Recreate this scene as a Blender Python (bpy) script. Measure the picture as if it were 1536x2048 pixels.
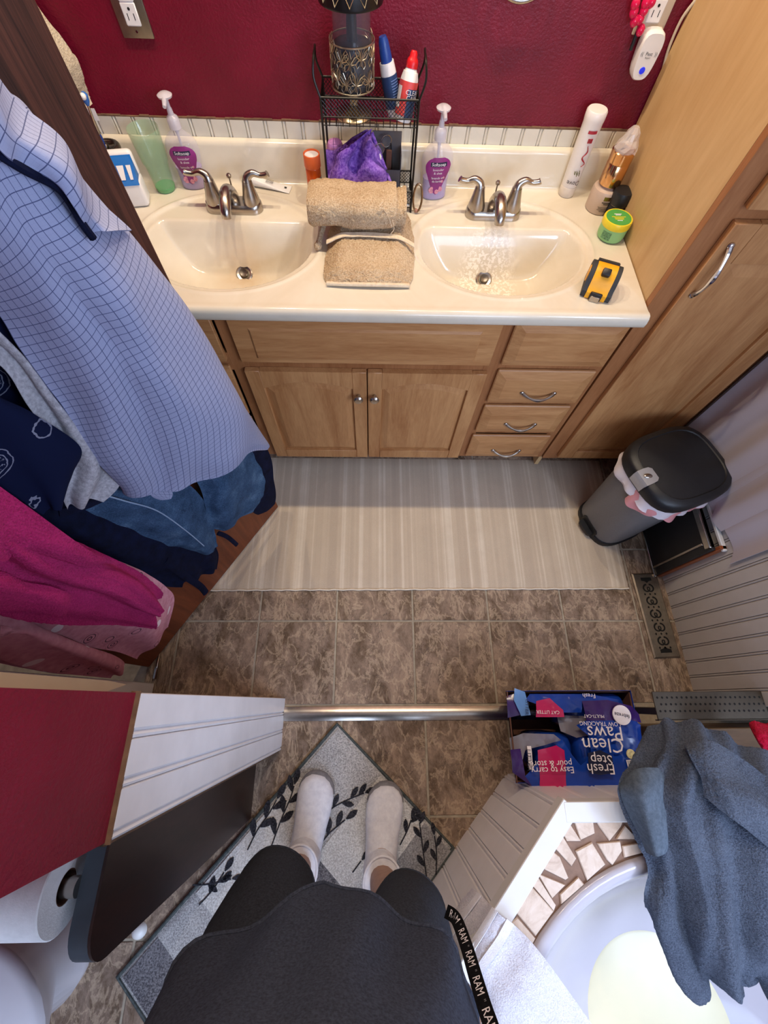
import bpy, bmesh, math, random
from mathutils import Vector, Matrix, noise
random.seed(7)
for o in list(bpy.data.objects): bpy.data.objects.remove(o)
SC = bpy.context.scene
COL = SC.collection
PI = math.pi
# ---------------------------------------------------------------- camera
H = 1.65
FPX, PITCH, ROLL, YAW = 865.83, 0.4131662, 0.06663163, -0.06596978
def _axes():
    cy, sy = math.cos(YAW), math.sin(YAW)
    R0, F0, Z = Vector((cy, sy, 0)), Vector((-sy, cy, 0)), Vector((0, 0, 1))
    f = math.sin(PITCH)*F0 - math.cos(PITCH)*Z
    u = math.cos(PITCH)*F0 + math.sin(PITCH)*Z
    cr, sr = math.cos(ROLL), math.sin(ROLL)
    return cr*R0 + sr*u, -sr*R0 + cr*u, f
CR, CU, CF = _axes()
EYE = Vector((0, 0, H))
cd = bpy.data.cameras.new('camera')
cam = bpy.data.objects.new('camera', cd); COL.objects.link(cam)
cd.sensor_fit = 'HORIZONTAL'; cd.sensor_width = 36.0
cd.lens = FPX/1536*36.0; cd.clip_start = 0.01
cam.matrix_world = Matrix(((CR.x, CU.x, -CF.x, 0), (CR.y, CU.y, -CF.y, 0), (CR.z, CU.z, -CF.z, H), (0, 0, 0, 1)))
SC.camera = cam
# pixel (1536x2048) -> direction -> point on a plane the thing touches
def ray(px, py): return CF + CR*((px-768)/FPX) - CU*((py-1024)/FPX)
def Zp(px, py, z):
    r = ray(px, py); return EYE + r*((z-H)/r.z)
def Yp(px, py, y):
    r = ray(px, py); return EYE + r*(y/r.y)
def Xp(px, py, x):
    r = ray(px, py); return EYE + r*(x/r.x)
DH, DF = Vector((-.786, .114, 0)), Vector((-.39, .739, 0))      # door hinge and free edge on the floor
DD = (DF-DH).normalized(); DN = Vector((DD.y, -DD.x, 0))
DLEN = (DF-DH).length
def Dp(px, py, off):
    r = ray(px, py); t = ((DH-EYE).dot(DN)+off)/r.dot(DN); return EYE + r*t
def Ds(s, z, off): return DH + DD*s + DN*off + Vector((0, 0, z))
# ---------------------------------------------------------------- world, lights, exposure
w = bpy.data.worlds.new('world'); SC.world = w; w.use_nodes = True
w.node_tree.nodes['Background'].inputs[0].default_value = (.62, .72, 1, 1)
w.node_tree.nodes['Background'].inputs[1].default_value = .3
SC.view_settings.view_transform = 'Standard'; SC.view_settings.look = 'None'
SC.view_settings.gamma = 1; SC.view_settings.use_curve_mapping = False
SC.view_settings.exposure = -0.3
def area(name, loc, target, sx, sy, power, col):
    l = bpy.data.lights.new(name, 'AREA'); l.shape = 'RECTANGLE'; l.size = sx; l.size_y = sy
    l.energy = power; l.color = col
    o = bpy.data.objects.new(name, l); COL.objects.link(o); o.location = loc
    o.rotation_euler = (Vector(target)-Vector(loc)).to_track_quat('-Z', 'Y').to_euler()
    return o
area('window_daylight', (.45, -1.86, 1.55), (-.1, .4, .3), 1.6, 1.1, 46, (.60, .74, 1))
area('side_window_daylight', (1.72, -.9, 1.75), (.2, -.2, .4), 1.0, .9, 78, (.62, .75, 1))
# ---------------------------------------------------------------- materials
def lin(h):
    h = h.lstrip('#'); c = [int(h[i:i+2], 16)/255 for i in (0, 2, 4)]
    return tuple(x/12.92 if x <= .04045 else ((x+.055)/1.055)**2.4 for x in c)+(1,)
MATS = {}
class NT:
    def __init__(s, name):
        m = bpy.data.materials.new(name); m.use_nodes = True; s.m = m; s.t = m.node_tree
        s.b = s.t.nodes['Principled BSDF']; s.tc = None
    def n(s, typ, **k):
        x = s.t.nodes.new(typ)
        for a, v in k.items():
            if a.startswith('i_'):
                key = a[2:]; key = int(key) if key.isdigit() else key.replace('_', ' ')
                x.inputs[key].default_value = v
            else: setattr(x, a, v)
        return x
    def l(s, a, b): s.t.links.new(a, b)
    def coord(s, kind='Object', scale=(1, 1, 1), rot=(0, 0, 0), rand=False):
        if not s.tc: s.tc = s.n('ShaderNodeTexCoord')
        mp = s.n('ShaderNodeMapping'); mp.inputs['Scale'].default_value = scale; mp.inputs['Rotation'].default_value = rot
        src = s.tc.outputs[kind]
        if rand:
            oi = s.n('ShaderNodeObjectInfo'); ml = s.n('ShaderNodeMath', operation='MULTIPLY', i_1=37.0)
            s.l(oi.outputs['Random'], ml.inputs[0])
            ad = s.n('ShaderNodeVectorMath', operation='ADD'); s.l(src, ad.inputs[0]); s.l(ml.outputs[0], ad.inputs[1]); src = ad.outputs[0]
        s.l(src, mp.inputs['Vector']); return mp.outputs[0]
    def noise(s, vec, scale, detail=4, rough=.55, dist=0):
        x = s.n('ShaderNodeTexNoise'); x.inputs['Scale'].default_value = scale; x.inputs['Detail'].default_value = detail
        x.inputs['Roughness'].default_value = rough; x.inputs['Distortion'].default_value = dist
        s.l(vec, x.inputs['Vector']); return x.outputs['Fac']
    def ramp(s, fac, stops):
        x = s.n('ShaderNodeValToRGB'); e = x.color_ramp.elements
        while len(e) < len(stops): e.new(.5)
        for i, (p, c) in enumerate(stops): e[i].position = p; e[i].color = c if len(c) == 4 else c+(1,)
        s.l(fac, x.inputs[0]); return x.outputs[0]
    def math(s, op, a, b=None, c=None):
        x = s.n('ShaderNodeMath', operation=op)
        for i, v in enumerate((a, b, c)):
            if v is None: continue
            if isinstance(v, (int, float)): x.inputs[i].default_value = v
            else: s.l(v, x.inputs[i])
        return x.outputs[0]
    def mix(s, f, a, b):
        x = s.n('ShaderNodeMix', data_type='RGBA')
        for i, v in ((0, f), (6, a), (7, b)):
            if isinstance(v, (int, float, tuple)): x.inputs[i].default_value = v
            else: s.l(v, x.inputs[i])
        return x.outputs[2]
    def bump(s, h, strength, dist=.002):
        x = s.n('ShaderNodeBump'); x.inputs['Strength'].default_value = strength; x.inputs['Distance'].default_value = dist
        s.l(h, x.inputs['Height']); s.l(x.outputs[0], s.b.inputs['Normal'])
    def done(s, col=None, rough=.5, metal=0, spec=.5, **k):
        if col is not None:
            if isinstance(col, tuple): s.b.inputs['Base Color'].default_value = col
            else: s.l(col, s.b.inputs['Base Color'])
        s.b.inputs['Roughness'].default_value = rough; s.b.inputs['Metallic'].default_value = metal
        s.b.inputs['Specular IOR Level'].default_value = spec
        for a, v in k.items(): s.b.inputs[a.replace('_', ' ')].default_value = v
        MATS[s.m.name] = s.m; return s.m
def plain(name, h, rough=.5, metal=0, var=.08, nscale=30, bump=0, bscale=200, spec=.5, **k):
    t = NT(name); c = lin(h); v = t.coord()
    d = tuple(x*(1-var) for x in c[:3])+(1,); e = tuple(min(1, x*(1+var)) for x in c[:3])+(1,)
    col = t.ramp(t.noise(v, nscale), [(.3, d), (.7, e)])
    if bump: t.bump(t.noise(v, bscale, 2), bump)
    return t.done(col, rough, metal, spec, **k)
def wood(name, h1, h2, scale=(3, 3, .35), rot=(0, 0, 0), rough=.42, fine=60, rand=True, spec=.4, bump=.08):
    t = NT(name); v = t.coord(scale=scale, rot=rot, rand=rand)
    a = t.noise(v, 5, 5, .6, 1.2); b = t.noise(v, fine, 3, .6)
    f = t.math('ADD', t.math('MULTIPLY', a, .75), t.math('MULTIPLY', b, .3))
    col = t.ramp(f, [(.36, lin(h1)), (.66, lin(h2))]); t.bump(b, bump, .001)
    return t.done(col, rough, spec=spec)
def fabric(name, h1, h2, scale=90, rough=.95, bump=.5, bscale=500, dist=.002, sheen=.0):
    t = NT(name); v = t.coord()
    col = t.ramp(t.noise(v, scale, 4, .65), [(.32, lin(h1)), (.68, lin(h2))])
    t.bump(t.noise(v, bscale, 3), bump, dist)
    return t.done(col, rough, spec=.15, Sheen_Weight=sheen, Sheen_Roughness=.6)
def clear(name, h, alpha, rough=.08, spec=.6):
    t = NT(name); return t.done(lin(h), rough, spec=spec, Alpha=alpha)
M_RED = NT('red_paint'); v = M_RED.coord(); M_RED.bump(M_RED.noise(v, 170, 4), .35, .004)
M_RED = M_RED.done(M_RED.ramp(M_RED.noise(v, 9, 5), [(.3, lin('#680a22')), (.7, lin('#7a0d2a'))]), .42, spec=.4)
M_WHITEPAINT = plain('white_paint', '#d9d7d6', .45, var=.03, nscale=8)
M_BEAD = plain('beadboard_paint', '#e2e0e4', .42, var=.05, nscale=14)
M_CREAMBEAD = plain('cream_bead_paint', '#ddd6c6', .45, var=.05, nscale=14)
M_CREAMTRIM = plain('cream_trim_paint', '#c9bca6', .5, var=.05, nscale=10)
M_RAWEDGE = plain('raw_board_edge', '#6d523e', .8, var=.3, nscale=60)
M_CEIL = plain('ceiling_paint', '#e6e2da', .9, var=.02)
M_MAPLE = wood('maple_wood', '#a26c40', '#c4915f')
M_MAPLEH = wood('maple_wood_level', '#a26c40', '#c4915f', scale=(.35, 3, 3))
M_MAPLED = wood('maple_wood_frame', '#8a5530', '#a87248')
M_MAPLEL = wood('maple_side_veneer', '#bd9868', '#d0ae7e', scale=(1.5, 1.5, .3), fine=40)
M_WALNUT = wood('dark_brown_wood', '#190b08', '#5a3428', scale=(13, 13, .3), fine=120, rough=.45, rand=False)
M_DOORLOW = wood('red_brown_wood', '#5d2a14', '#7d3f20', scale=(6, 6, .3), fine=120, rough=.5, rand=False)
M_PANEL = wood('espresso_wood', '#1c100e', '#3a2420', scale=(2, 2, .5), rough=.38, rand=False)
M_EDGE = plain('edge_blue_sheen', '#3c4650', .5, var=.15)  # slate blue paints the bluish sheen along the dark panel's edge
M_STAIN = NT('cultured_marble'); t = M_STAIN; v = t.coord()
base = t.ramp(t.noise(v, 6, 5, .6, 1), [(.3, lin('#d6cbb6')), (.7, lin('#e0d7c6'))]); M_MARBLE_T = t
M_STEEL = plain('brushed_nickel', '#b3aca4', .25, 1, var=.08, nscale=60)
M_CHROME = plain('chrome_metal', '#d5d5d8', .12, 1, var=.03)
M_DARKSTEEL = plain('dark_nickel', '#6d665f', .32, 1, var=.1)
M_PLATE = plain('pewter_plate', '#8f8679', .38, .9, var=.15, nscale=50)
M_BLACKWIRE = plain('black_wire', '#17130f', .4, .3, var=.2)
M_BLACK = plain('black_plastic', '#14161b', .45, var=.15, nscale=80, bump=.15, bscale=600)
M_HOLE = plain('dark_hollow', '#0a0908', .9)
M_WHITEPL = plain('white_plastic', '#e8e6e4', .35, var=.03)
M_BATHWHITE = plain('tub_white', '#b7b2ba', .14, var=.02, nscale=4)
M_TUBCREAM = plain('tub_floor_cream', '#d3c8a4', .3, var=.03, nscale=10)
M_GROUT = plain('floor_grout', '#a09482', .9, var=.2, nscale=40)
M_GROUT2 = plain('tub_grout', '#84695a', .9, var=.15, nscale=50)
M_STONE = NT('pale_flagstone'); t = M_STONE; v = t.coord(rand=True)
t.bump(t.noise(v, 40, 5), .4, .003)
M_STONE = t.done(t.ramp(t.noise(v, 22, 6, .65, 1.5), [(.25, lin('#b79d8a')), (.5, lin('#d3bfae')), (.75, lin('#dfcfc2'))]), .6)
t = NT('slate_tile'); v = t.coord(scale=(1, 1, 1), rand=True)
va = t.coord(scale=(1, .62, 1), rot=(0, 0, .6), rand=True)
mus = t.noise(va, 13, 12, .78, .25); mus2 = t.noise(va, 17, 7, .62, .5)
c0 = t.ramp(mus, [(.30, lin('#3c3029')), (.42, lin('#67523f')), (.52, lin('#857060')), (.60, lin('#a08873')), (.72, lin('#6f5a4c'))])
vein = t.math('SUBTRACT', 1.0, t.math('MULTIPLY', t.math('ABSOLUTE', t.math('SUBTRACT', mus2, .5)), 26))
vein = t.math('MAXIMUM', vein, 0.0)
c1 = t.mix(t.math('MULTIPLY', vein, .5), c0, lin('#c9b195'))
crk = t.n('ShaderNodeTexVoronoi', feature='DISTANCE_TO_EDGE'); crk.inputs['Scale'].default_value = 7; t.l(v, crk.inputs['Vector'])
ck = t.math('MULTIPLY', t.math('LESS_THAN', t.math('ABSOLUTE', t.math('SUBTRACT', t.noise(v, 6, 6, .6, .3), .47)), .0035), 1.0)
c2 = t.mix(t.math('MULTIPLY', ck, .45), c1, lin('#2c2420'))
t.bump(t.math('ADD', mus, t.math('MULTIPLY', mus2, .5)), .5, .008)
M_TILE = t.done(c2, .5, spec=.35)
t = NT('striped_rug'); v = t.coord()
sx = t.n('ShaderNodeSeparateXYZ'); t.l(v, sx.inputs[0])
cx = t.n('ShaderNodeCombineXYZ'); t.l(sx.outputs[0], cx.inputs[0])
st = t.noise(cx.outputs[0], 15, 1, .6); st2 = t.noise(cx.outputs[0], 60, 1, .5)
bl = t.noise(v, 7, 5, .65); gr = t.noise(v, 420, 2)
c = t.ramp(t.math('ADD', t.math('MULTIPLY', st, .7), t.math('MULTIPLY', st2, .3)), [(.42, lin('#b5a28c')), (.52, lin('#c4b199')), (.57, lin('#dacbb6')), (.66, lin('#c0ad95'))])
c = t.mix(t.math('MULTIPLY', t.math('SUBTRACT', bl, .35), 1.1), c, lin('#a8957f'))
c = t.mix(t.math('MULTIPLY', gr, .22), c, lin('#efe6da'))
t.bump(t.math('ADD', gr, t.math('MULTIPLY', st, 1.5)), .5, .003)
M_RUG = t.done(c, .95, spec=.1)
M_RUGEDGE = fabric('rug_binding', '#d8cbb8', '#e8ddcc')
def mottle(name, a, b, sc=230, bump=.8):
    t = NT(name); v = t.coord(); n1 = t.noise(v, sc, 3, .7); n2 = t.noise(v, 12, 3)
    c = t.ramp(t.math('ADD', t.math('MULTIPLY', n1, .8), t.math('MULTIPLY', n2, .2)), [(.4, lin(a)), (.6, lin(b))])
    t.bump(n1, bump, .004); return t.done(c, .95, spec=.05)
M_MATGREY = mottle('mat_grey_pile', '#8d8a89', '#cbc8c6')
M_MATPALE = mottle('mat_pale_pile', '#b5b1ac', '#e4e1dd')
M_MATMID = mottle('mat_mid_grey_pile', '#757374', '#a9a7a8')
M_MATDARK = mottle('mat_charcoal_pile', '#4c4a4e', '#8a878a')
M_MATLEAF = mottle('mat_leaf_black', '#1f1f24', '#43434a')
M_MATBIND = fabric('mat_binding', '#3f4444', '#5a605f', sheen=0)
def terry(name, a, b, sc=260, bump=1.0, dist=.006):
    t = NT(name); v = t.coord(); n1 = t.noise(v, sc, 3, .7); n2 = t.noise(v, 10, 3)
    c = t.ramp(t.math('ADD', t.math('MULTIPLY', n1, .7), t.math('MULTIPLY', n2, .3)), [(.36, lin(a)), (.62, lin(b))])
    t.bump(n1, bump, dist); return t.done(c, .97, spec=.05, Sheen_Weight=.04, Sheen_Roughness=.6)
M_TAN = terry('tan_terry', '#b2916c', '#e4cdac'); M_TANBAND = fabric('tan_band', '#d0bda2', '#e0d2ba')
M_BEIGE = terry('beige_terry', '#b8a488', '#e2d4bc')
M_PINKT = terry('pink_terry', '#a81a5c', '#d0307c', 300); M_GREYT = terry('grey_terry', '#3a4150', '#646d7e', 300)
M_WHITET = terry('white_terry', '#c6c4d0', '#e6e4ee', 330, .6); M_REDT = terry('red_terry', '#a00a2c', '#c8123c')
M_PURPLE = terry('purple_cloth', '#552a92', '#9a74d0', 120, .6, .004)
M_CHAR = fabric('charcoal_shirt', '#2e3340', '#454b5c', 260, bump=.5, bscale=900)
M_SHORT = fabric('charcoal_shorts', '#292c34', '#3c404a', 240, bump=.4, bscale=700)
M_SOCK = fabric('white_sock_knit', '#d8d9e4', '#ebecf4', 60, bump=.3, bscale=900); M_SOCKG = fabric('grey_sock_toe', '#77767c', '#8d8c92', 60)
M_SKIN = plain('skin', '#a07d6c', .55, var=.1, nscale=60, bump=.15, bscale=400, Subsurface_Weight=.05)
M_HAIR = plain('brown_hair', '#2c1d15', .6, var=.3, nscale=150)
M_NAVY = fabric('navy_robe', '#070b1e', '#0f1633', 40)
M_GREYKNIT = fabric('grey_jersey', '#8f8f96', '#b9b9c2', 160)
t = NT('denim'); v = t.coord(); n1 = t.noise(v, 300, 3, .7); n2 = t.noise(v, 14, 5, .6)
t.bump(n1, .4, .002)
M_DENIM = t.done(t.ramp(t.math('ADD', t.math('MULTIPLY', n1, .45), t.math('MULTIPLY', n2, .55)), [(.33, lin('#1e2f48')), (.52, lin('#3c5676')), (.7, lin('#65819f'))]), .9, spec=.1)
t = NT('blue_grid_shirt'); uv = t.coord('UV'); sp = t.n('ShaderNodeSeparateXYZ'); t.l(uv, sp.inputs[0])
def gridl(axis, per, wd, ph=0.0):
    return t.math('LESS_THAN', t.math('FRACT', t.math('ADD', t.math('MULTIPLY', sp.outputs[axis], 1/per), ph)), wd)
big = t.math('MAXIMUM', gridl(0, .0122, .075), gridl(1, .0122, .075)); small = t.math('MAXIMUM', gridl(0, .0045, .10, .3), gridl(1, .0045, .10, .3))
c = t.mix(t.math('MULTIPLY', small, .14), lin('#959dbd'), lin('#6f7aa6')); c = t.mix(t.math('MULTIPLY', big, .8), c, lin('#2b3560'))
t.bump(t.noise(t.coord(), 700, 2), .15, .001)
M_PLAID = t.done(c, .85, spec=.1)
t = NT('navy_print'); uv = t.coord('UV'); vo = t.n('ShaderNodeTexVoronoi'); vo.inputs['Scale'].default_value = 13; vo.inputs['Randomness'].default_value = .6; t.l(uv, vo.inputs['Vector'])
d = t.math('ADD', vo.outputs['Distance'], t.math('MULTIPLY', t.noise(uv, 60, 2), .13))
r1 = t.math('LESS_THAN', t.math('ABSOLUTE', t.math('SUBTRACT', d, .36)), .011); r2 = t.math('LESS_THAN', t.math('ABSOLUTE', t.math('SUBTRACT', d, .27)), .010)
sc_ = t.math('LESS_THAN', t.math('ABSOLUTE', t.math('SUBTRACT', t.noise(uv, 120, 2), .5)), .02); inn = t.math('LESS_THAN', d, .24)
pr = t.math('MAXIMUM', t.math('MAXIMUM', r1, r2), t.math('MULTIPLY', sc_, inn))
M_NPRINT = t.done(t.mix(t.math('MULTIPLY', pr, .5), lin('#0e1634'), lin('#a8aec6')), .9, spec=.1)
t = NT('pink_print'); uv = t.coord('UV'); vo = t.n('ShaderNodeTexVoronoi'); vo.inputs['Scale'].default_value = 15; vo.inputs['Randomness'].default_value = .6; t.l(uv, vo.inputs['Vector'])
d = vo.outputs['Distance']; rw = t.math('LESS_THAN', t.math('FRACT', t.math('MULTIPLY', d, 9)), .33); near = t.math('LESS_THAN', d, .34)
sep = t.n('ShaderNodeSeparateColor'); t.l(vo.outputs['Color'], sep.inputs[0]); isr = t.math('GREATER_THAN', sep.outputs[0], .45)
rain = t.math('MULTIPLY', t.math('MULTIPLY', rw, near), isr); hrt = t.math('MULTIPLY', t.math('LESS_THAN', d, .2), t.math('SUBTRACT', 1.0, isr))
c = t.ramp(t.noise(t.coord(), 60, 4), [(.3, lin('#c6828f')), (.7, lin('#dc9fab'))])
c = t.mix(t.math('MULTIPLY', rain, .85), c, lin('#4a3844')); c = t.mix(hrt, c, lin('#ecd9dd'))
M_PPRINT = t.done(c, .95, spec=.05)
t = NT('sheer_curtain'); v = t.coord(); t.bump(t.noise(v, 500, 2), .15, .001)
M_CURTAIN = t.done(lin('#b9b2bc'), .8, spec=.1, Alpha=.9)
# cultured marble: soap residue and a faint tan stain round the drains
t = M_MARBLE_T; v = t.coord()
def drainmask(cx_, cy_, r0):
    s = t.n('ShaderNodeVectorMath', operation='DISTANCE'); mp = t.n('ShaderNodeMapping'); mp.inputs['Scale'].default_value = (1, 1, 0)
    t.l(v, mp.inputs[0]); t.l(mp.outputs[0], s.inputs[0]); s.inputs[1].default_value = (cx_, cy_, 0)
    return t.math('MULTIPLY_ADD', s.outputs['Value'], -1/r0, 1.0)
m1 = t.math('MULTIPLY', t.math('MAXIMUM', drainmask(.335, 1.14, .105), 0.0), t.math('GREATER_THAN', t.noise(v, 130, 4, .6), .52))
m2 = t.math('MULTIPLY', t.math('MAXIMUM', drainmask(-.387, 1.16, .10), 0.0), t.noise(v, 26, 3))
c = t.mix(t.math('MULTIPLY', t.math('MINIMUM', m1, .35), 1.8), base, lin('#fffaf0')); c = t.mix(t.math('MULTIPLY', m2, .9), c, lin('#c49a5c'))
t.done(c, .16, spec=.5, Coat_Weight=.3); M_MARBLE = t.m
M_GREENGL = NT('green_glass'); M_GREENGL = M_GREENGL.done(lin('#a9dcae'), .03, Transmission_Weight=1.0, IOR=1.25)
M_GREENBASE = NT('green_glass_base'); M_GREENBASE = M_GREENBASE.done(lin('#5cc070'), .05, Transmission_Weight=.85, IOR=1.2)
M_CLEARPL = clear('clear_plastic', '#e6e0ee', .22); M_LAV = clear('lavender_soap', '#b9a3d6', .72, .3)
M_PUMP = clear('frosted_pump', '#dcd8e2', .62, .25)
M_CLEARGL = clear('clear_glass', '#77777e', .18, .03, .9); M_WRAP = clear('crinkled_wrap', '#e8e2e0', .45, .12, .9)
M_PLABEL = plain('purple_label', '#8a2a78', .4, var=.2, nscale=25); M_INK = plain('navy_ink', '#141a3c', .5); M_WINK = plain('white_ink', '#f0eaf0', .5)
M_BKINK = plain('black_ink', '#1c1a1a', .5); M_RINK = plain('red_ink', '#a8283a', .5)
M_BLUECL = clear('blue_clear_plastic', '#1878d0', .8, .1); M_BLUE = plain('blue_plastic', '#1b3f8c', .35)
M_REDPL = plain('red_plastic', '#d01820', .35); M_SALMON = plain('salmon_label', '#d84a48', .45); M_NLABEL = plain('navy_label', '#17345f', .45)
M_ORANGE = clear('amber_plastic', '#e05a10', .88, .15); M_OCAP = plain('orange_cap', '#e2642c', .4); M_PAPER = plain('paper_label', '#d8d4c4', .7)
M_GOLD = plain('rose_gold', '#d9a877', .16, 1, var=.05); M_LOTION = plain('lotion_beige', '#bfa897', .35, var=.04)
M_LIME = plain('lime_jar', '#8fc884', .4, var=.05); M_LIMELID = plain('green_lid_label', '#4aa04a', .4); M_YELLOW = plain('yellow_plastic', '#e8d230', .35)
M_TAPEY = plain('tape_yellow', '#e8a312', .4); M_RUBBER = plain('black_rubber', '#2b2d30', .7, var=.15)
M_PEARL = plain('pearl_bottle', '#e9e4e2', .3, var=.03)
M_CANGREY = plain('grey_can_plastic', '#6e6d70', .38, var=.06, nscale=200); M_BAGW = clear('white_bin_bag', '#e4dde4', .92, .35); M_BAGP = clear('pink_bin_bag', '#e0989c', .95, .35)
M_TP = fabric('tissue_paper', '#e8e8ea', '#f2f2f4', 80, bump=.2, sheen=0); M_CARD = plain('brown_cardboard', '#5d3a2c', .85, var=.15)
M_PKBLUE = plain('pack_blue_film', '#173fa0', .18, var=.25, nscale=9, bump=.3, bscale=30); M_PKPURP = plain('pack_purple_film', '#3b2268', .18, var=.25, nscale=12)
M_PKPINK = plain('pack_magenta_film', '#c02362', .2, var=.12, nscale=12); M_PKSKY = plain('pack_sky_film', '#5f8cc8', .2, var=.15, nscale=12)
M_BAGGREY = clear('clear_grey_film', '#8f8a94', .75, .12, .9); M_TEAL = plain('teal_film', '#1c5a72', .25, var=.5, nscale=25)
M_BERRY = NT('pink_crystal'); M_BERRY = M_BERRY.done(lin('#d81850'), .08, Transmission_Weight=.3, Emission_Color=lin('#ff2a6a'), Emission_Strength=.08)
M_BLUELED = NT('blue_led'); M_BLUELED = M_BLUELED.done(lin('#1c2cc0'), .3, Emission_Color=lin('#2a3cff'), Emission_Strength=.5)
M_IVORY = plain('ivory_plastic', '#cbbda8', .4, var=.04); M_TOILET = plain('toilet_porcelain', '#d2cfd6', .18, var=.03, nscale=5)
M_GREYBOX = clear('smoky_plastic', '#5e5c60', .85, .2)
M_STRAP = fabric('black_strap', '#08080a', '#141418', sheen=0)
M_PERF = plain('perforated_steel', '#4c443a', .45, .6, var=.1); M_BROWNBOX = wood('brown_board', '#54402a', '#6e543a', scale=(.4, 3, 3), rand=False)
M_BULB = NT('bulb_glow'); M_BULB = M_BULB.done(lin('#fff0d8'), .3, Emission_Color=(1, .8, .55, 1), Emission_Strength=6)
M_BLACKPANEL = plain('black_panel_grain', '#15161a', .5, var=.4, nscale=18); M_REDWOOD = wood('red_wood_edge', '#7a3c1c', '#94502c', scale=(3, 3, .4), rand=False)
# ---------------------------------------------------------------- mesh helpers
class MB:
    def __init__(s): s.v = []; s.f = []; s.uv = None
    def add(s, vs, fs):
        o = len(s.v); s.v += [Vector(a) for a in vs]; s.f += [tuple(i+o for i in f) for f in fs]; return s
    def box(s, lo, hi, bev=0, seg=1, mtx=None):
        lo, hi = Vector(lo), Vector(hi)
        bm = bmesh.new(); bmesh.ops.create_cube(bm, size=1)
        for v in bm.verts: v.co = Vector((lo[i]+(v.co[i]+.5)*(hi[i]-lo[i]) for i in range(3)))
        if bev: bmesh.ops.bevel(bm, geom=bm.edges[:], offset=bev, segments=seg, affect='EDGES', profile=.5)
        if mtx is not None: bm.transform(mtx)
        bm.verts.index_update(); s.add([v.co.copy() for v in bm.verts], [[v.index for v in f.verts] for f in bm.faces]); bm.free(); return s
    def rings(s, rings, cap0=True, cap1=True, closed=False):
        n = len(rings[0]); vs = [p for r in rings for p in r]; fs = []
        m = len(rings)
        for i in range(m if closed else m-1):
            for j in range(n):
                k = (j+1) % n; i2 = (i+1) % m
                fs.append((i*n+j, i*n+k, i2*n+k, i2*n+j))
        if not closed:
            if cap0: fs.append(tuple(reversed(range(n))))
            if cap1: fs.append(tuple((m-1)*n+j for j in range(n)))
        return s.add(vs, fs)
    def lathe(s, prof, c=(0, 0, 0), n=32, sx=1, sy=1, axis=None, cap0=True, cap1=True):
        c = Vector(c); q = Vector((0, 0, 1)).rotation_difference(Vector(axis)) if axis is not None else None
        R = []
        for r, z in prof:
            ring = []
            for j in range(n):
                a = 2*PI*j/n; p = Vector((r*sx*math.cos(a), r*sy*math.sin(a), z))
                if q: p = q @ p
                ring.append(c+p)
            R.append(ring)
        return s.rings(R, cap0, cap1)
    def tube(s, pts, r, n=10, closed=False, flat=1.0, up=None):
        pts = [Vector(p) for p in pts]; m = len(pts); R = []; prev = None
        for i, p in enumerate(pts):
            a = pts[(i-1) % m] if (closed or i) else p; b = pts[(i+1) % m] if (closed or i < m-1) else p
            t = (b-a).normalized()
            if prev is None:
                ref = Vector(up) if up else (Vector((0, 0, 1)) if abs(t.z) < .9 else Vector((1, 0, 0)))
                x = (ref - t*ref.dot(t)).normalized()
            else: x = (prev - t*prev.dot(t)).normalized()
            prev = x; y = t.cross(x); rr = r[i] if isinstance(r, (list, tuple)) else r
            R.append([p + x*(rr*flat*math.cos(2*PI*j/n)) + y*(rr*math.sin(2*PI*j/n)) for j in range(n)])
        return s.rings(R, closed=closed)
    def prism(s, poly, d):
        d = Vector(d); n = len(poly); vs = [Vector(p) for p in poly]+[Vector(p)+d for p in poly]
        fs = [tuple(reversed(range(n))), tuple(range(n, 2*n))]+[(i, (i+1) % n, n+(i+1) % n, n+i) for i in range(n)]
        return s.add(vs, fs)
    def frustum(s, lo, hi, inset, y0, y1):      # raised field facing -Y between lo(x,z), hi(x,z)
        a = [(lo[0], y0, lo[1]), (hi[0], y0, lo[1]), (hi[0], y0, hi[1]), (lo[0], y0, hi[1])]
        b = [(lo[0]+inset, y1, lo[1]+inset), (hi[0]-inset, y1, lo[1]+inset), (hi[0]-inset, y1, hi[1]-inset), (lo[0]+inset, y1, hi[1]-inset)]
        return s.add(a+b, [(0, 1, 5, 4), (1, 2, 6, 5), (2, 3, 7, 6), (3, 0, 4, 7), (4, 5, 6, 7), (3, 2, 1, 0)])
    def sphere(s, c, r, n=16, m=10, sc=(1, 1, 1)):
        c = Vector(c); R = []
        for i in range(m+1):
            a = -PI/2+PI*i/m; a = max(-PI/2+.03, min(PI/2-.03, a))
            R.append([c+Vector((r*sc[0]*math.cos(a)*math.cos(2*PI*j/n), r*sc[1]*math.cos(a)*math.sin(2*PI*j/n), r*sc[2]*math.sin(a))) for j in range(n)])
        return s.rings(R)
    def xf(s, mtx):
        s.v = [mtx @ p for p in s.v]; return s
ORG = {}
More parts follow.
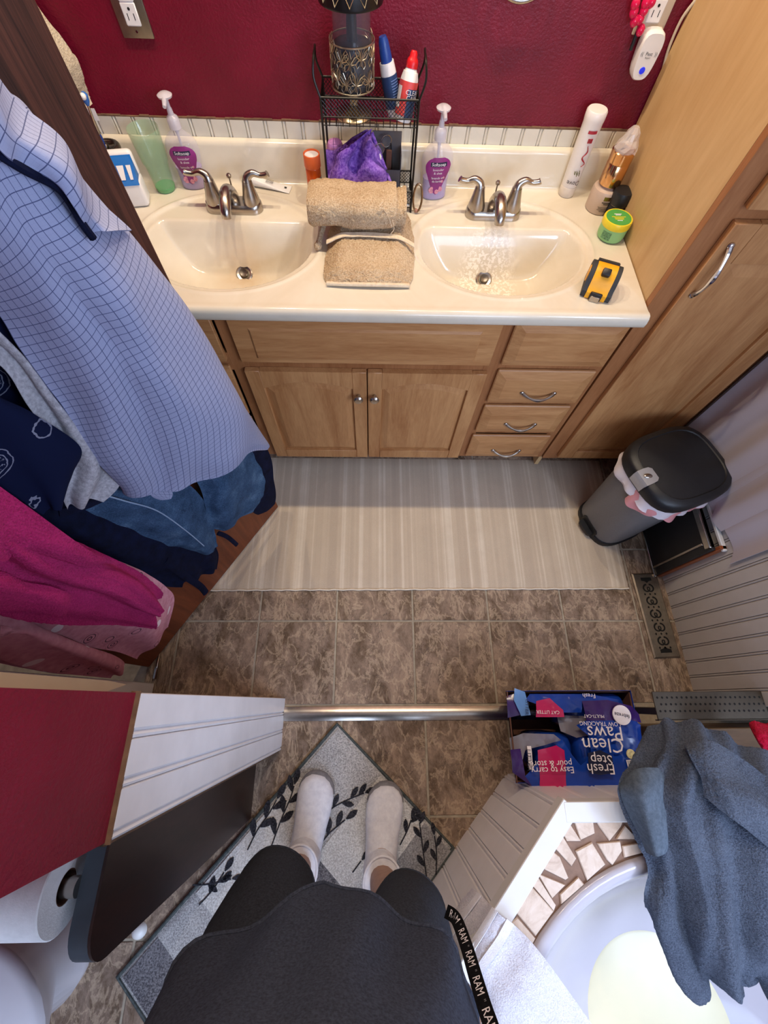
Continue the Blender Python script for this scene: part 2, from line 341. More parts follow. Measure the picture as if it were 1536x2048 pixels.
def obj(name, mb, mat, parent=None, org=None, smooth=True, ang=40, recalc=True):
    o0 = ORG[parent.name] if parent else (Vector(org) if org is not None else Vector((0, 0, 0)))
    me = bpy.data.meshes.new(name); me.from_pydata([p-o0 for p in mb.v], [], mb.f)
    if mb.uv:
        ul = me.uv_layers.new(name='UVMap')
        for lp in me.loops: ul.data[lp.index].uv = mb.uv[lp.vertex_index]
    if recalc:
        bm = bmesh.new(); bm.from_mesh(me); bmesh.ops.recalc_face_normals(bm, faces=bm.faces[:]); bm.to_mesh(me); bm.free()
    if smooth:
        me.polygons.foreach_set('use_smooth', [True]*len(me.polygons)); me.set_sharp_from_angle(angle=math.radians(ang))
    me.materials.append(mat)
    o = bpy.data.objects.new(name, me); COL.objects.link(o)
    if parent: o.parent = parent
    else: o.location = o0
    ORG[o.name] = o0; return o
def tag(o, label, cat, group=None):
    o['label'] = label; o['category'] = cat
    if group: o['group'] = group
    return o
def thing(name, loc, label, cat, group=None):
    o = bpy.data.objects.new(name, None); COL.objects.link(o); o.location = loc; o.empty_display_size = .05
    ORG[o.name] = Vector(loc); return tag(o, label, cat, group)
def struct(name, mb, mat, label=None, **k):
    o = obj(name, mb, mat, **k); o['kind'] = 'structure'
    if label: o['label'] = label
    return o
def cr(p0, p1, p2, p3, t):
    return .5*((2*p1)+(p2-p0)*t+(2*p0-5*p1+4*p2-p3)*t*t+(3*p1-p0-3*p2+p3)*t**3)
def crv(pts, t):
    n = len(pts)-1; x = min(max(t, 0), 1)*n; i = min(int(x), n-1); f = x-i
    return cr(pts[max(i-1, 0)], pts[i], pts[i+1], pts[min(i+2, n)], f)
def spline(pts, k=8):
    pts = [Vector(p) for p in pts]; m = (len(pts)-1)*k
    return [crv(pts, i/m) for i in range(m+1)]
def net(rows, nu, nv, fold=None, thick=.003, fuzz=0, uvs=1.0, fz=60):
    """cloth through a net of control points: rows run down the cloth, each from one side to the other"""
    P = []
    for j in range(nv+1):
        v = j/nv; line = []
        cols = [[r[i] if len(r) == len(rows[0]) else crv(r, i/(len(rows[0])-1)) for r in rows] for i in range(len(rows[0]))]
        ctrl = [crv(c, v) for c in cols]
        line = [crv(ctrl, i/nu) for i in range(nu+1)]; P.append(line)
    N = [[None]*(nu+1) for _ in range(nv+1)]
    for j in range(nv+1):
        for i in range(nu+1):
            a = P[j][min(i+1, nu)]-P[j][max(i-1, 0)]; b = P[min(j+1, nv)][i]-P[max(j-1, 0)][i]
            n = a.cross(b); N[j][i] = n.normalized() if n.length > 1e-9 else Vector((0, 0, 1))
    if N[nv//2][nu//2].dot(EYE-P[nv//2][nu//2]) < 0: N = [[-n for n in r] for r in N]
    mb = MB(); uv = []; ll = [0.0]*(nu+1)
    wid = [0.0]
    for i in range(nu): wid.append(wid[-1]+sum((P[j][i+1]-P[j][i]).length for j in range(nv+1))/(nv+1))
    for j in range(nv+1):
        for i in range(nu+1):
            d = fold(i/nu, j/nv) if fold else 0
            p = P[j][i]+N[j][i]*d
            if fuzz: p = p+N[j][i]*(fuzz*noise.noise(p*fz))
            if j: ll[i] += (P[j][i]-P[j-1][i]).length
            mb.v.append(p); uv.append((wid[i]*uvs, ll[i]*uvs))
    q = len(mb.v)
    for j in range(nv+1):
        for i in range(nu+1):
            mb.v.append(mb.v[j*(nu+1)+i]-N[j][i]*thick); uv.append(uv[j*(nu+1)+i])
    W = nu+1
    for j in range(nv):
        for i in range(nu):
            a, b, c_, d_ = j*W+i, j*W+i+1, (j+1)*W+i+1, (j+1)*W+i
            mb.f.append((a, b, c_, d_)); mb.f.append((q+d_, q+c_, q+b, q+a))
    edge = [i for i in range(W)]+[j*W+nu for j in range(1, nv+1)]+[nv*W+i for i in range(nu-1, -1, -1)]+[j*W for j in range(nv-1, 0, -1)]
    for k, a in enumerate(edge):
        b = edge[(k+1) % len(edge)]; mb.f.append((a, q+a, q+b, b))
    mb.uv = uv; return mb
def text_mb(body, size, fn, extrude=0.0, align='CENTER', spacing=1.0):
    """flat lettering; fn maps the letter plane (x, y) to a point in the room"""
    cu = bpy.data.curves.new('lettering', 'FONT'); cu.body = body; cu.size = size; cu.align_x = align; cu.align_y = 'CENTER'
    cu.resolution_u = 2; cu.space_character = spacing
    o = bpy.data.objects.new('lettering', cu); me = bpy.data.meshes.new_from_object(o)
    mb = MB(); mb.add([fn(v.co.x, v.co.y) for v in me.vertices], [tuple(p.vertices) for p in me.polygons])
    bpy.data.objects.remove(o); bpy.data.meshes.remove(me); bpy.data.curves.remove(cu); return mb
def plane_fn(o, ex, ey):
    o, ex, ey = Vector(o), Vector(ex).normalized(), Vector(ey).normalized()
    return lambda x, y: o+ex*x+ey*y
def letter(name, body, size, fn, mat, parent, **k):
    m = text_mb(body, size, fn, **k)
    if m.f: return obj(name, m, mat, parent, smooth=False, recalc=False)
# ================================================================ the room
WY, RX, LX, BACKX = 1.43, 1.16, -.80, 1.75       # back wall, right wall, left wall, tub alcove wall
FLOOR = struct('floor', MB().box((-1.7, -1.9, -.06), (1.8, 1.5, -.003)), M_GROUT)
TS, GAP = .287, .0075
tile_me = None
def lay(xs, ys, zoff=0):
    global tile_me
    for x0, x1 in xs:
        for y0, y1 in ys:
            w_, d_ = x1-x0-GAP, y1-y0-GAP
            if w_ < .02 or d_ < .02: continue
            if tile_me is None:
                o = obj('tile', MB().box((-(TS-GAP)/2, -(TS-GAP)/2, -.003), ((TS-GAP)/2, (TS-GAP)/2, .0), .0012), M_TILE, FLOOR, smooth=False)
                # mesh was shifted by the floor origin (zero), so local coordinates are the tile's own
                tile_me = o.data
            else:
                o = bpy.data.objects.new('tile', tile_me); COL.objects.link(o); o.parent = FLOOR; ORG[o.name] = Vector((0, 0, 0))
            o.location = ((x0+x1)/2, (y0+y1)/2, zoff)
            o.scale = (w_/(TS-GAP), d_/(TS-GAP), 1)
            o.rotation_euler.z = 0
def cells(a, lo, hi):
    k0 = math.floor((lo-a)/TS); out = []
    k = k0
    while a+k*TS < hi:
        p, q = max(a+k*TS, lo), min(a+(k+1)*TS, hi)
        out.append((p, q)); k += 1
    return out
lay(cells(.155, LX, RX), cells(.275, -.035, 1.0))
lay(cells(.186, -1.35, .56), cells(-.338, -1.5, -.055))
# metal strip between the two floors
thr = MB(); R_ = []
for x in (-.30, .93):
    R_.append([Vector((x, -.060+.044*i/8, .004+.006*math.sin(PI*i/8))) for i in range(9)]+[Vector((x, -.016, -.003)), Vector((x, -.060, -.003))])
thr.rings(R_); struct('trim_1', thr, M_STEEL, 'satin metal threshold strip between the two tiled floors')
# beadboard plank (local: x across, -y out of the wall, z up)
PW = .05
def plank_mesh(L, mat, name='plank'):
    pr = [(0, 0), (0, -.002), (.0015, -.0045), (.004, -.0060), (.0065, -.0045), (.008, -.0015), (.0095, -.0045), (.0115, -.0062), (PW-.0012, -.0062), (PW-.0005, -.003), (PW, 0)]
    m = MB().prism([(x, y, 0) for x, y in pr], (0, 0, L))
    me = bpy.data.meshes.new(name); me.from_pydata([tuple(v) for v in m.v], [], m.f)
    bm = bmesh.new(); bm.from_mesh(me); bmesh.ops.recalc_face_normals(bm, faces=bm.faces[:]); bm.to_mesh(me); bm.free()
    me.materials.append(mat); return me
def planks(parent, me, start, direc, length, rot, z, wscale=1.0):
    n = round(length/(PW*wscale)); d = Vector(direc).normalized()
    for i in range(n):
        o = bpy.data.objects.new('plank', me); COL.objects.link(o); o.parent = parent
        o.location = Vector(start)+d*(i*PW*wscale)+Vector((0, 0, z))-ORG[parent.name]; o.rotation_euler.z = rot; o.scale.x = wscale
# back wall
WB = struct('wall_back', MB().box((-.95, WY, 0), (1.4, WY+.1, 2.5)), M_RED)
me_b = plank_mesh(1.0, M_CREAMBEAD)
planks(WB, me_b, (LX, WY, 0), (1, 0, 0), .70-LX, 0, 0)
cap = MB(); rr = random.Random(3)
for i in range(60):     # torn raw edge of the wainscot board, just above the planks
    x0 = LX+i*.025; hgt = .0015+.003*rr.random()
    cap.box((x0, WY-.006, 1.0), (x0+.025, WY, 1.0+hgt))
obj('raw_edge', cap, M_RAWEDGE, WB, smooth=False)
# right wall with beadboard to 1.0 m
WR = struct('wall_right', MB().box((RX, -.02, 0), (RX+.1, WY+.1, 2.5)), M_WHITEPAINT)
me_r = plank_mesh(1.3, plain('shaded_bead_paint', '#b5b0ae', .45, var=.05, nscale=14))  # bead paint greyed to put this wall's shade into the colour
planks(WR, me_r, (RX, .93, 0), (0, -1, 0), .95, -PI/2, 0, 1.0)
struct('wall_alcove', MB().box((BACKX, -1.9, 0), (BACKX+.1, .1, 2.5)), M_WHITEPAINT); struct('wall_jog', MB().box((RX+.1, -.02, 0), (BACKX, .08, 2.5)), M_WHITEPAINT)
# rear wall with a window opening over the tub
rw = MB().box((-1.7, -2.0, 0), (-.3, -1.9, 2.5)).box((1.4, -2.0, 0), (BACKX+.1, -1.9, 2.5)).box((-.3, -2.0, 0), (1.4, -1.9, .95)).box((-.3, -2.0, 2.15), (1.4, -1.9, 2.5))
struct('wall_rear', rw, M_WHITEPAINT)
struct('wall_left', MB().box((LX-.1, .90, 0), (LX, WY+.1, 2.5)).box((LX-.1, .07, 2.05), (LX, .90, 2.5)), M_RED)
struct('wall_toilet', MB().box((-1.7, -1.9, 0), (-1.6, .02, 2.5)), M_RED)
struct('ceiling', MB().box((-1.7, -2.0, 2.44), (BACKX+.1, WY+.1, 2.5)), M_CEIL)
# partition with red paint over beadboard; its end faces the camera's right
PX, PY0, PY1, PZ = -.300, -.148, .012, 1.03
part_w = struct('wall_partition', MB().box((-1.6, PY0, 0), (PX-.006, PY1, 2.44)), M_RED, org=(-.30, -.07, 0))
me_p = plank_mesh(PZ, M_BEAD)
planks(part_w, me_p, (PX-.006, PY0, 0), (0, 1, 0), .16, PI/2, 0, (PY1-PY0)/.15)
obj('raw_edge', MB().box((PX-.012, PY0-.002, PZ-.001), (PX-.0002, PY1+.002, PZ+.002)).box((PX-.03, PY0-.004, 0), (PX-.006, PY0-.0005, PZ)), M_RAWEDGE, part_w, smooth=False)
# white jamb and cream casing of the doorway beyond the partition
jb = MB().box((-.84, .014, 0), (-.76, .062, 2.1), .002)
struct('trim_2', jb, M_WHITEPAINT, 'white painted door jamb beside the red partition')
cs = MB().prism([(-.44, .0125, .88), (-.44, .030, .80), (-.44, .034, .86), (-.44, .034, 2.1), (-.44, .0125, 2.1)], (-.022, 0, 0))
struct('trim_3', cs, M_CREAMTRIM, 'cream casing board with a slanted lower end on the partition')
struct('trim_4', MB().box((-.765, .075, 0), (-.755, .17, .012), .002), M_STEEL, 'short metal edge strip on the floor at the door hinge')
# ---- the open door with clothes on it
DOOR = bpy.data.objects.new('door_1', None); COL.objects.link(DOOR); DOOR.location = DH; ORG['door_1'] = DH.copy(); DOOR['kind'] = 'structure'
DOOR['label'] = 'dark brown wooden door standing ajar, hung with clothes'
def dbox(s0, s1, z0, z1, o0, o1, bev=0):
    mt = Matrix(((DD.x, DN.x, 0, DH.x), (DD.y, DN.y, 0, DH.y), (0, 0, 1, 0), (0, 0, 0, 1)))
    return MB().box((s0, o0, z0), (s1, o1, z1), bev, 1, mt)
obj('slab', dbox(0, DLEN, .012, 2.03, -.035, 0, .0015), M_WALNUT, DOOR)
obj('bottom_rail_veneer', dbox(.002, DLEN-.001, .013, .62, 0, .0012), M_DOORLOW, DOOR)
for z in (.25, 1.8):
    obj('hinge', MB().tube([Ds(-.006, z-.045, .004), Ds(-.006, z+.045, .004)], .006), M_DARKSTEEL, DOOR)
kn = MB().lathe([(.012, 0), (.012, .03), (.026, .04), (.028, .055), (.018, .066), (0.002, .068)], Ds(.675, 1.0, 0), axis=DN)
obj('knob', kn, M_DARKSTEEL, DOOR)
# ================================================================ vanity
FY, CZ, CFY = .93, .86, .887
VX0, VX1 = LX+.002, .700
van = thing('vanity_cabinet', (-.05, 1.15, 0), 'maple bathroom vanity with two arched doors and a stack of drawers', 'cabinet')
obj('carcass', MB().box((VX0, FY+.02, .11), (VX1, WY-.008, .125)).box((VX0, WY-.014, .11), (VX1, WY-.008, CZ-.04)).box((VX0, FY+.02, .11), (VX0+.015, WY-.014, CZ-.04)).box((VX1-.015, FY+.02, .11), (VX1, WY-.014, CZ-.04)).box((VX0, FY+.09, 0), (VX1, FY+.11, .12)), M_MAPLED, van)
def K(x): return x*1.022                    # face coordinates read on a plane 2 cm nearer
def KZ(z): return H-(H-z)*1.022
ff = MB()                                   # face frame: rails and stiles
yf0, yf1 = FY, FY+.02
zb, zt = .108, CZ-.034
for x0, x1 in ((VX0, VX0+.05), (-.425, -.375), (.335, .39), (.66, VX1)): ff.box((x0, yf0, zb), (x1, yf1, zt), .001)
ff.box((VX0+.002, yf0+.001, zb+.0005), (VX1-.002, yf1-.0005, zb+.04)); ff.box((VX0+.002, yf0+.001, .60), (VX1-.002, yf1-.0005, .67)); ff.box((VX0+.002, yf0+.001, .79), (VX1-.002, yf1-.0005, zt-.0005))
for z in (.465, .2905): ff.box((.39, yf0+.001, z-.012), (.66, yf1, z+.012))
obj('face_frame', ff, M_MAPLED, van)
DY0, DY1 = FY-.018, FY
def pull(x, z, w=.105, y=None, vertical=False):
    y = DY0 if y is None else y; m = MB(); pts = []
    for i in range(17):
        a = i/16; s = (a-.5)*w; out = .024*math.sin(PI*a)**.7
        pts.append((x, y-out, z+s) if vertical else (x+s, y-out, z-.010*math.sin(PI*a)))
    m.tube(pts, [.0042+.0022*math.cos(2*PI*(i/16))**2 for i in range(17)], 8)
    for e in (0, 16):
        p = Vector(pts[e]); m.sphere((p.x, y-.003, p.z), .0075, 10, 6, (1, .6, 1))
    return m
def drawer(name, x0, x1, z0, z1, h=True):
    d = obj(name, MB().box((x0, DY0+.006, z0), (x1, DY1, z1), .003).frustum((x0+.004, z0+.004), (x1-.004, z1-.004), .028, DY0+.006, DY0-.003), M_MAPLEH, van, ang=8)
    if h: obj('handle', pull((x0+x1)/2, (z0+z1)/2-.012, y=DY0-.002), M_STEEL, d)
    return d
def flatfront(x0, x1, z0, z1):
    d = obj('false_front', MB().box((x0, DY0+.002, z0), (x1, DY1, z1), .002), M_MAPLEH, van)
    obj('panel', MB().frustum((x0+.05, z0+.018), (x1-.05, z1-.035), .006, DY0+.002, DY0-.003), M_MAPLEH, d, ang=8)
flatfront(K(-.379), K(.338), KZ(.672), .815)
drawer('false_drawer', K(.372), K(.677), KZ(.670), .815, False)
drawer('drawer', K(.372), K(.668), KZ(.499), KZ(.649)); drawer('drawer', K(.371), K(.662), KZ(.332), KZ(.482)); drawer('drawer', K(.369), K(.662), KZ(.161), KZ(.307))
flatfront(VX0+.03, -.43, KZ(.672), .815); drawer('drawer', VX0+.03, -.43, KZ(.42), KZ(.649)); drawer('drawer', VX0+.03, -.43, KZ(.157), KZ(.40))
def arch_door(x0, x1, z0, z1, knob_x, st=.045, arch=.030, mat=M_MAPLE):
    xm, zi0, zi1 = (x0+x1)/2, z0+.05, z1-.075
    def az(x): return zi1+arch*math.cos((x-xm)/(x1-x0-2*st)*PI*1.0)**1.0*1.0
    m = MB().box((x0, DY0, z0), (x0+st, DY1, z1), .002).box((x1-st, DY0, z0), (x1, DY1, z1), .002).box((x0+st, DY0, z0), (x1-st, DY1, zi0), .001)
    xs = [x0+st+(x1-x0-2*st)*i/20 for i in range(21)]
    m.prism([(x, DY0, az(x)) for x in xs]+[(x1-st, DY0, z1), (x0+st, DY0, z1)], (0, DY1-DY0, 0))
    d = obj('door', m, mat, van)
    p = MB(); out = [(x, az(x)) for x in xs]+[(x1-st, zi0), (x0+st, zi0)]
    def ins(o):
        s = 1-2*o/(x1-x0-2*st); zc = (zi0+zi1)/2; sz = 1-2*o/(zi1-zi0+arch)
        return [(xm+(x-xm)*s, zc+(z-zc)*sz) for x, z in out]
    r0 = [Vector((x, DY0+.012, z)) for x, z in ins(-.002)]; r1 = [Vector((x, DY0+.010, z)) for x, z in ins(.003)]
    r2 = [Vector((x, DY0+.002, z)) for x, z in ins(.026)]; r3 = [Vector((x, DY0+.0018, z)) for x, z in ins(.028)]
    p.rings([r0, r1, r2, r3]); obj('panel', p, mat, d, ang=8)
    kz = z1-.105
    obj('knob', MB().lathe([(.006, 0), (.006, .012), (.0145, .016), (.0155, .021), (.011, .026), (.004, .027)], (knob_x, DY0, kz), 20, axis=(0, -1, 0)), M_STEEL, d)
arch_door(K(-.381), K(-.0205), KZ(.154), KZ(.638), K(-.047)); arch_door(K(-.0175), K(.341), KZ(.156), KZ(.638), K(.004))
# ---- countertop: one moulding with two bowls and a backsplash
SINK = [(-.394, 1.150), (.350, 1.147)]
def top_z(x, y):
    z = CZ
    for cx_, cy_ in SINK:
        ro = math.hypot((x-cx_)/.252, (y-cy_)/.203)
        z += .0030*math.exp(-((ro-1)/.022)**2)
        if ro < 1.0:
            z -= .004*min(1, (1-ro)/.05)
            ri = math.hypot((x-cx_)/.228, (y-cy_+.006)/.178)
            d1 = .162*(1-ri**2.3) if ri < 1 else 0
            if d1 > .09: d1 = .09+.036*math.tanh((d1-.09)/.036)
            tb = min(max((cy_+.088-y)/.075, 0), 1); d2 = .132*tb*tb*(3-2*tb)
            k = .022; h_ = max(k-abs(d1-d2), 0)/k; d_ = min(d1, d2)-h_*h_*k*.25
            z -= max(d_, 0)
    return z
CTX0, CTX1 = LX+.001, .7015
prof = [(CFY+.03, CZ-.037), (CFY+.006, CZ-.037), (CFY, CZ-.030), (CFY-.002, CZ-.018), (CFY, CZ-.006), (CFY+.005, CZ+.001), (CFY+.013, CZ+.0025), (CFY+.022, CZ+.0005)]
ny = 100; yb = 1.392
ys = [CFY+.03+(yb-CFY-.03)*i/ny for i in range(ny+1)]
rows_ = [(y, z, False) for y, z in prof]+[(y, CZ, True) for y in ys]
for a in range(1, 7): rows_.append((yb+.012*math.sin(a*PI/12), CZ+.012*(1-math.cos(a*PI/12)), False))
rows_ += [(yb+.013, CZ+.088, False), (yb+.016, CZ+.096, False), (yb+.022, CZ+.100, False), (WY-.007, CZ+.101, False), (WY-.007, CZ-.037, False)]
nx = 300; ctm = MB()
for (y, z, flat) in rows_:
    for i in range(nx+1):
        x = CTX0+(CTX1-CTX0)*i/nx
        ctm.v.append(Vector((x, y, top_z(x, y) if flat else z)))
nr = len(rows_)
for j in range(nr-1):
    for i in range(nx): ctm.f.append((j*(nx+1)+i, j*(nx+1)+i+1, (j+1)*(nx+1)+i+1, (j+1)*(nx+1)+i))
ctm.f.append(tuple(j*(nx+1)+nx for j in range(nr))); ctm.f.append(tuple(j*(nx+1) for j in reversed(range(nr))))
top = thing('double_sink_counter', (0, 0, 0), 'cream cultured marble vanity top with two moulded oval sinks', 'countertop')
obj('moulded_top', ctm, M_MARBLE, top, ang=60)
for i, (cx_, cy_) in enumerate(SINK):
    dx, dy = cx_+(.007 if i == 0 else -.018), cy_+.022; dz = top_z(dx, dy)+.004; e_ = .012; nz_ = Vector(((top_z(dx-e_, dy)-top_z(dx+e_, dy))/(2*e_), (top_z(dx, dy-e_)-top_z(dx, dy+e_))/(2*e_), 1)).normalized()
    dr = obj('drain', MB().lathe([(.010, -.004), (.014, -.004), (.0145, .002), (.021, .0035), (.0245, .0015), (.025, -.002), (.025, -.012)], (dx, dy, dz), 28, axis=nz_), M_STEEL, top)
    obj('stopper', MB().lathe([(.011, -.006), (.0125, .004), (.0125, .008), (.010, .0105), (.003, .0095)], (dx, dy, dz), 24, axis=nz_), M_DARKSTEEL, dr)
def faucet(x, y, label):
    z0 = CZ-.0035; f = thing('faucet', (x, y, z0), label, 'faucet')
    def stad(hw, r, n=12):
        o = []
        for i in range(n+1): a = -PI/2+PI*i/n; o.append((hw+r*math.cos(a), r*math.sin(a)))
        for i in range(n+1): a = PI/2+PI*i/n; o.append((-hw+r*math.cos(a), r*math.sin(a)))
        return o
    R_ = []
    for zz, k in ((0, 1), (.010, 1.0), (.018, .93), (.022, .82)): R_.append([Vector((x+a*(1 if k == 1 else (1-.03*(1-k)*5)), y+b*k, z0+zz)) for a, b in stad(.052, .027)])
    obj('base', MB().rings(R_), M_STEEL, f)
    for s in (-1, 1):
        h = MB().lathe([(.0245, .018), (.0235, .028), (.019, .045), (.0155, .062), (.013, .074)], (x+s*.051, y, z0), 22)
        pts = spline([(x+s*.051, y, z0+.066), (x+s*.054, y+.002, z0+.082), (x+s*.070, y+.004, z0+.0905), (x+s*.088, y+.004, z0+.086), (x+s*.104, y+.003, z0+.088), (x+s*.110, y+.003, z0+.091)], 5)
        n = len(pts); h.tube(pts, [.0135-.007*min(1, i/(n*.55)) if i < n*.55 else .0065+.0015*(i/n-.55)/.45 for i in range(n)], 12)
        obj('handle', h, M_STEEL, f)
    sp_ = spline([(x, y+.006, z0+.012), (x, y-.002, z0+.040), (x, y-.030, z0+.064), (x, y-.062, z0+.066), (x, y-.088, z0+.050), (x, y-.094, z0+.034)], 6)
    n = len(sp_); obj('spout', MB().tube(sp_, [.019-.006*i/n for i in range(n)], 16), M_STEEL, f)
    obj('lift_rod', MB().tube([(x, y+.022, z0+.02), (x, y+.022, z0+.068)], .0022, 8).lathe([(.002, 0), (.0065, .004), (.007, .009), (.004, .0125), (.001, .013)], (x, y+.022, z0+.066), 14), M_STEEL, f)
pL = Zp(468, 408, CZ+.01); pR = Zp(986, 418, CZ+.01)
faucet(pL.x, 1.285, 'brushed nickel faucet at the sink beside the green glass'); faucet(pR.x, 1.285, 'brushed nickel faucet at the sink beside the yellow tape measure')
# ---- tall linen cabinet
TX0, TX1, TY = .704, RX-.008, FY-.004
tc_ = thing('linen_cabinet', (.93, 1.18, 0), 'tall maple linen cabinet with panelled doors beside the vanity', 'cabinet')
obj('side_panel', MB().box((TX0, TY+.02, .02), (TX0+.016, WY-.008, 2.15)).box((TX1-.016, TY+.02, .02), (TX1, WY-.008, 2.15)), M_MAPLEL, tc_)
obj('carcass', MB().box((TX0+.016, TY+.03, .10), (TX1-.016, WY-.01, 2.14)).box((TX0+.002, TY+.09, 0), (TX1-.002, TY+.11, .12)), M_MAPLED, tc_)
ZM = KZ(1.108)
fr = MB().box((TX0, TY, .105), (TX0+.058, TY+.02, 2.15), .001).box((TX1-.04, TY, .105), (TX1, TY+.02, 2.15), .001).box((TX0+.002, TY+.001, .1055), (TX1-.002, TY+.0195, .15)).box((TX0+.002, TY+.001, ZM-.025), (TX1-.002, TY+.0195, ZM+.025)).box((TX0+.002, TY+.001, 2.08), (TX1-.002, TY+.0195, 2.1495))
obj('face_frame', fr, M_MAPLED, tc_)
def tall_door(z0, z1, hz):
    x0, x1 = TX0+.050, TX1-.03; y1, y0 = TY, TY-.018; st = .058
    d = obj('door', MB().box((x0, y0, z0), (x0+st, y1, z1), .002).box((x1-st, y0, z0), (x1, y1, z1), .002).box((x0+st, y0, z0), (x1-st, y1, z0+.05), .001).box((x0+st, y0, z1-.09), (x1-st, y1, z1), .001), M_MAPLE, tc_)
    obj('panel', MB().frustum((x0+st, z0+.05), (x1-st, z1-.09), .034, y0+.011, y0+.003), M_MAPLE, d, ang=8)
    obj('handle', pull(x0+.024, hz, .125, y0, True), M_CHROME, d)
tall_door(KZ(.169), KZ(1.096), KZ(.99)); tall_door(KZ(1.122), 2.09, 1.32)
# ================================================================ lights of the room: a strip of warm bulbs above the vanity
LY, LZ = 1.135, 2.36
vl = thing('vanity_light', (0, LY, LZ+.06), 'strip of warm round bulbs fixed to the ceiling above the vanity', 'light')
obj('bar', MB().box((-.62, LY-.045, LZ+.05), (.66, LY+.045, LZ+.08), .004), M_STEEL, vl)
for i in range(4):
    x = -.48+i*.33
    b = obj('bulb', MB().sphere((x, LY, LZ), .032, 16, 10), M_BULB, vl); obj('down_shade', MB().lathe([(.036, .045), (.060, .0), (.066, -.034), (.063, -.034), (.057, .0), (.033, .045)], (x, LY, LZ), 28, cap0=False, cap1=False), M_DARKSTEEL, b); obj('socket', MB().lathe([(.018, 0), (.018, .03)], (x, LY, LZ+.025), 16), M_STEEL, b)
    l = bpy.data.lights.new('bulb_light', 'SPOT'); l.spot_size = math.radians(150); l.spot_blend = .35; l.energy = 29; l.color = (1, .84, .62); l.shadow_soft_size = .014
    lo = bpy.data.objects.new('bulb_light', l); COL.objects.link(lo); lo.location = (x, LY, LZ-.07)
# ================================================================ things on the counter
Zc = CZ+.0005
def soap(base, label, turn):
    x, y = base.x, base.y; t_ = thing('soap_bottle', (x, y, Zc), label, 'bottle', None)
    pr = [(0, .033), (.004, .036), (.02, .0355), (.045, .036), (.07, .041), (.09, .0445), (.108, .042), (.122, .033), (.132, .020), (.137, .014), (.142, .0135)]
    def rad(z):
        for (a, ra), (b, rb) in zip(pr, pr[1:]):
            if z <= b: return ra+(rb-ra)*(z-a)/(b-a)
        return pr[-1][1]
    FL = .62
    ct, stn = math.cos(turn), math.sin(turn)
    def P(th, z, off=0):
        r = rad(z)+off; a, b = r*math.sin(th), -r*(FL if z < .125 else FL+(1-FL)*(z-.125)/.017)*math.cos(th)
        return Vector((x+a*ct-b*stn, y+a*stn+b*ct, Zc+z))
    def shell(z0, z1, off, n=28, m=24):
        return MB().rings([[P(2*PI*j/n, z0+(z1-z0)*i/m, off) for j in range(n)] for i in range(m+1)])
    obj('bottle', shell(0, .142, 0), M_CLEARPL, t_); obj('soap', shell(.002, .052, -.0015), M_LAV, t_)
    lb = MB(); m, n = 18, 12; vs = []
    def hw(v): return 1.02*(math.sin(PI*min(1, v*1.25+.0)/2)**.5 if v < .6 else 1)*math.sqrt(max(0.02, 1-max(0, (v-.66)/.36)**2))*(.62+.38*v)
    for i in range(m+1):
        v = i/m; z = .016+.094*v
        for j in range(n+1): vs.append(P(hw(v)*(2*j/n-1), z, .0006))
    lb.add(vs, [(i*(n+1)+j, i*(n+1)+j+1, (i+1)*(n+1)+j+1, (i+1)*(n+1)+j) for i in range(m) for j in range(n)])
    L = obj('label', lb, M_PLABEL, t_)
    def fn(zc, off): return lambda a, b: P(a/.041, zc+b, off)
    sq = MB(); vs = [P((2*j/6-1)*.52, .0895+.010*i, .001) for i in (0, 1) for j in range(7)]; sq.add(vs, [(j, j+1, j+8, j+7) for j in range(6)]); obj('name_patch', sq, M_INK, L)
    letter('lettering', 'Softsoap', .0105, fn(.0945, .0014), M_WINK, L)
    for k, (tx, sz) in enumerate((('lavender', .0085), ('& shea', .0085), ('lavande et', .0085), ('de karit\u00e9', .0085))):
        letter('lettering', tx, sz, fn(.0815-.0088*k-(.004 if k > 1 else 0), .0012), M_WINK, L)
    fl = MB()
    for (a, z, r) in ((.25, .03, .007), (-.25, .028, .009), (.05, .024, .006), (.3, .05, .004), (.35, .06, .003)):
        c = P(a*1.3, z, .0012); fl.lathe([(.0005, .0), (r*.6, .0003), (r*.9, .0002), (r, 0)], c, 10, axis=(stn, -ct, 0))
    obj('flower_print', fl, plain('flower_pink', '#d08a9c', .5, var=.3, nscale=200) if 'flower_pink' not in MATS else MATS['flower_pink'], L)
    c = Vector((x, y, Zc))
    pm = obj('pump', MB().lathe([(.0155, .140), (.0155, .158), (.013, .164), (.0075, .168), (.0065, .18), (.005, .183), (.005, .196), (.006, .198), (.017, .203), (.0185, .207), (.012, .211), (.002, .212)], c, 22), M_PUMP, t_)
    d = Vector((stn*1.0, -ct, 0)) if turn > -9 else None
    obj('nozzle', MB().tube([c+Vector((0, 0, .204)), c+d*.018+Vector((0, 0, .203)), c+d*.034+Vector((0, 0, .197))], [.007, .006, .0045], 10), M_PUMP, pm)
    obj('dip_tube', MB().tube([c+Vector((0, 0, .14)), c+Vector((0, 0, .12)), c+Vector((0, 0, .01))], [.006, .0035, .0022], 8), M_PUMP, pm)
soap(Zp(391, 372, CZ), 'soap pump bottle with purple label beside the green glass tumbler', .08)
soap(Zp(866, 392, CZ), 'soap pump bottle with purple label beside the black wire rack', .12)
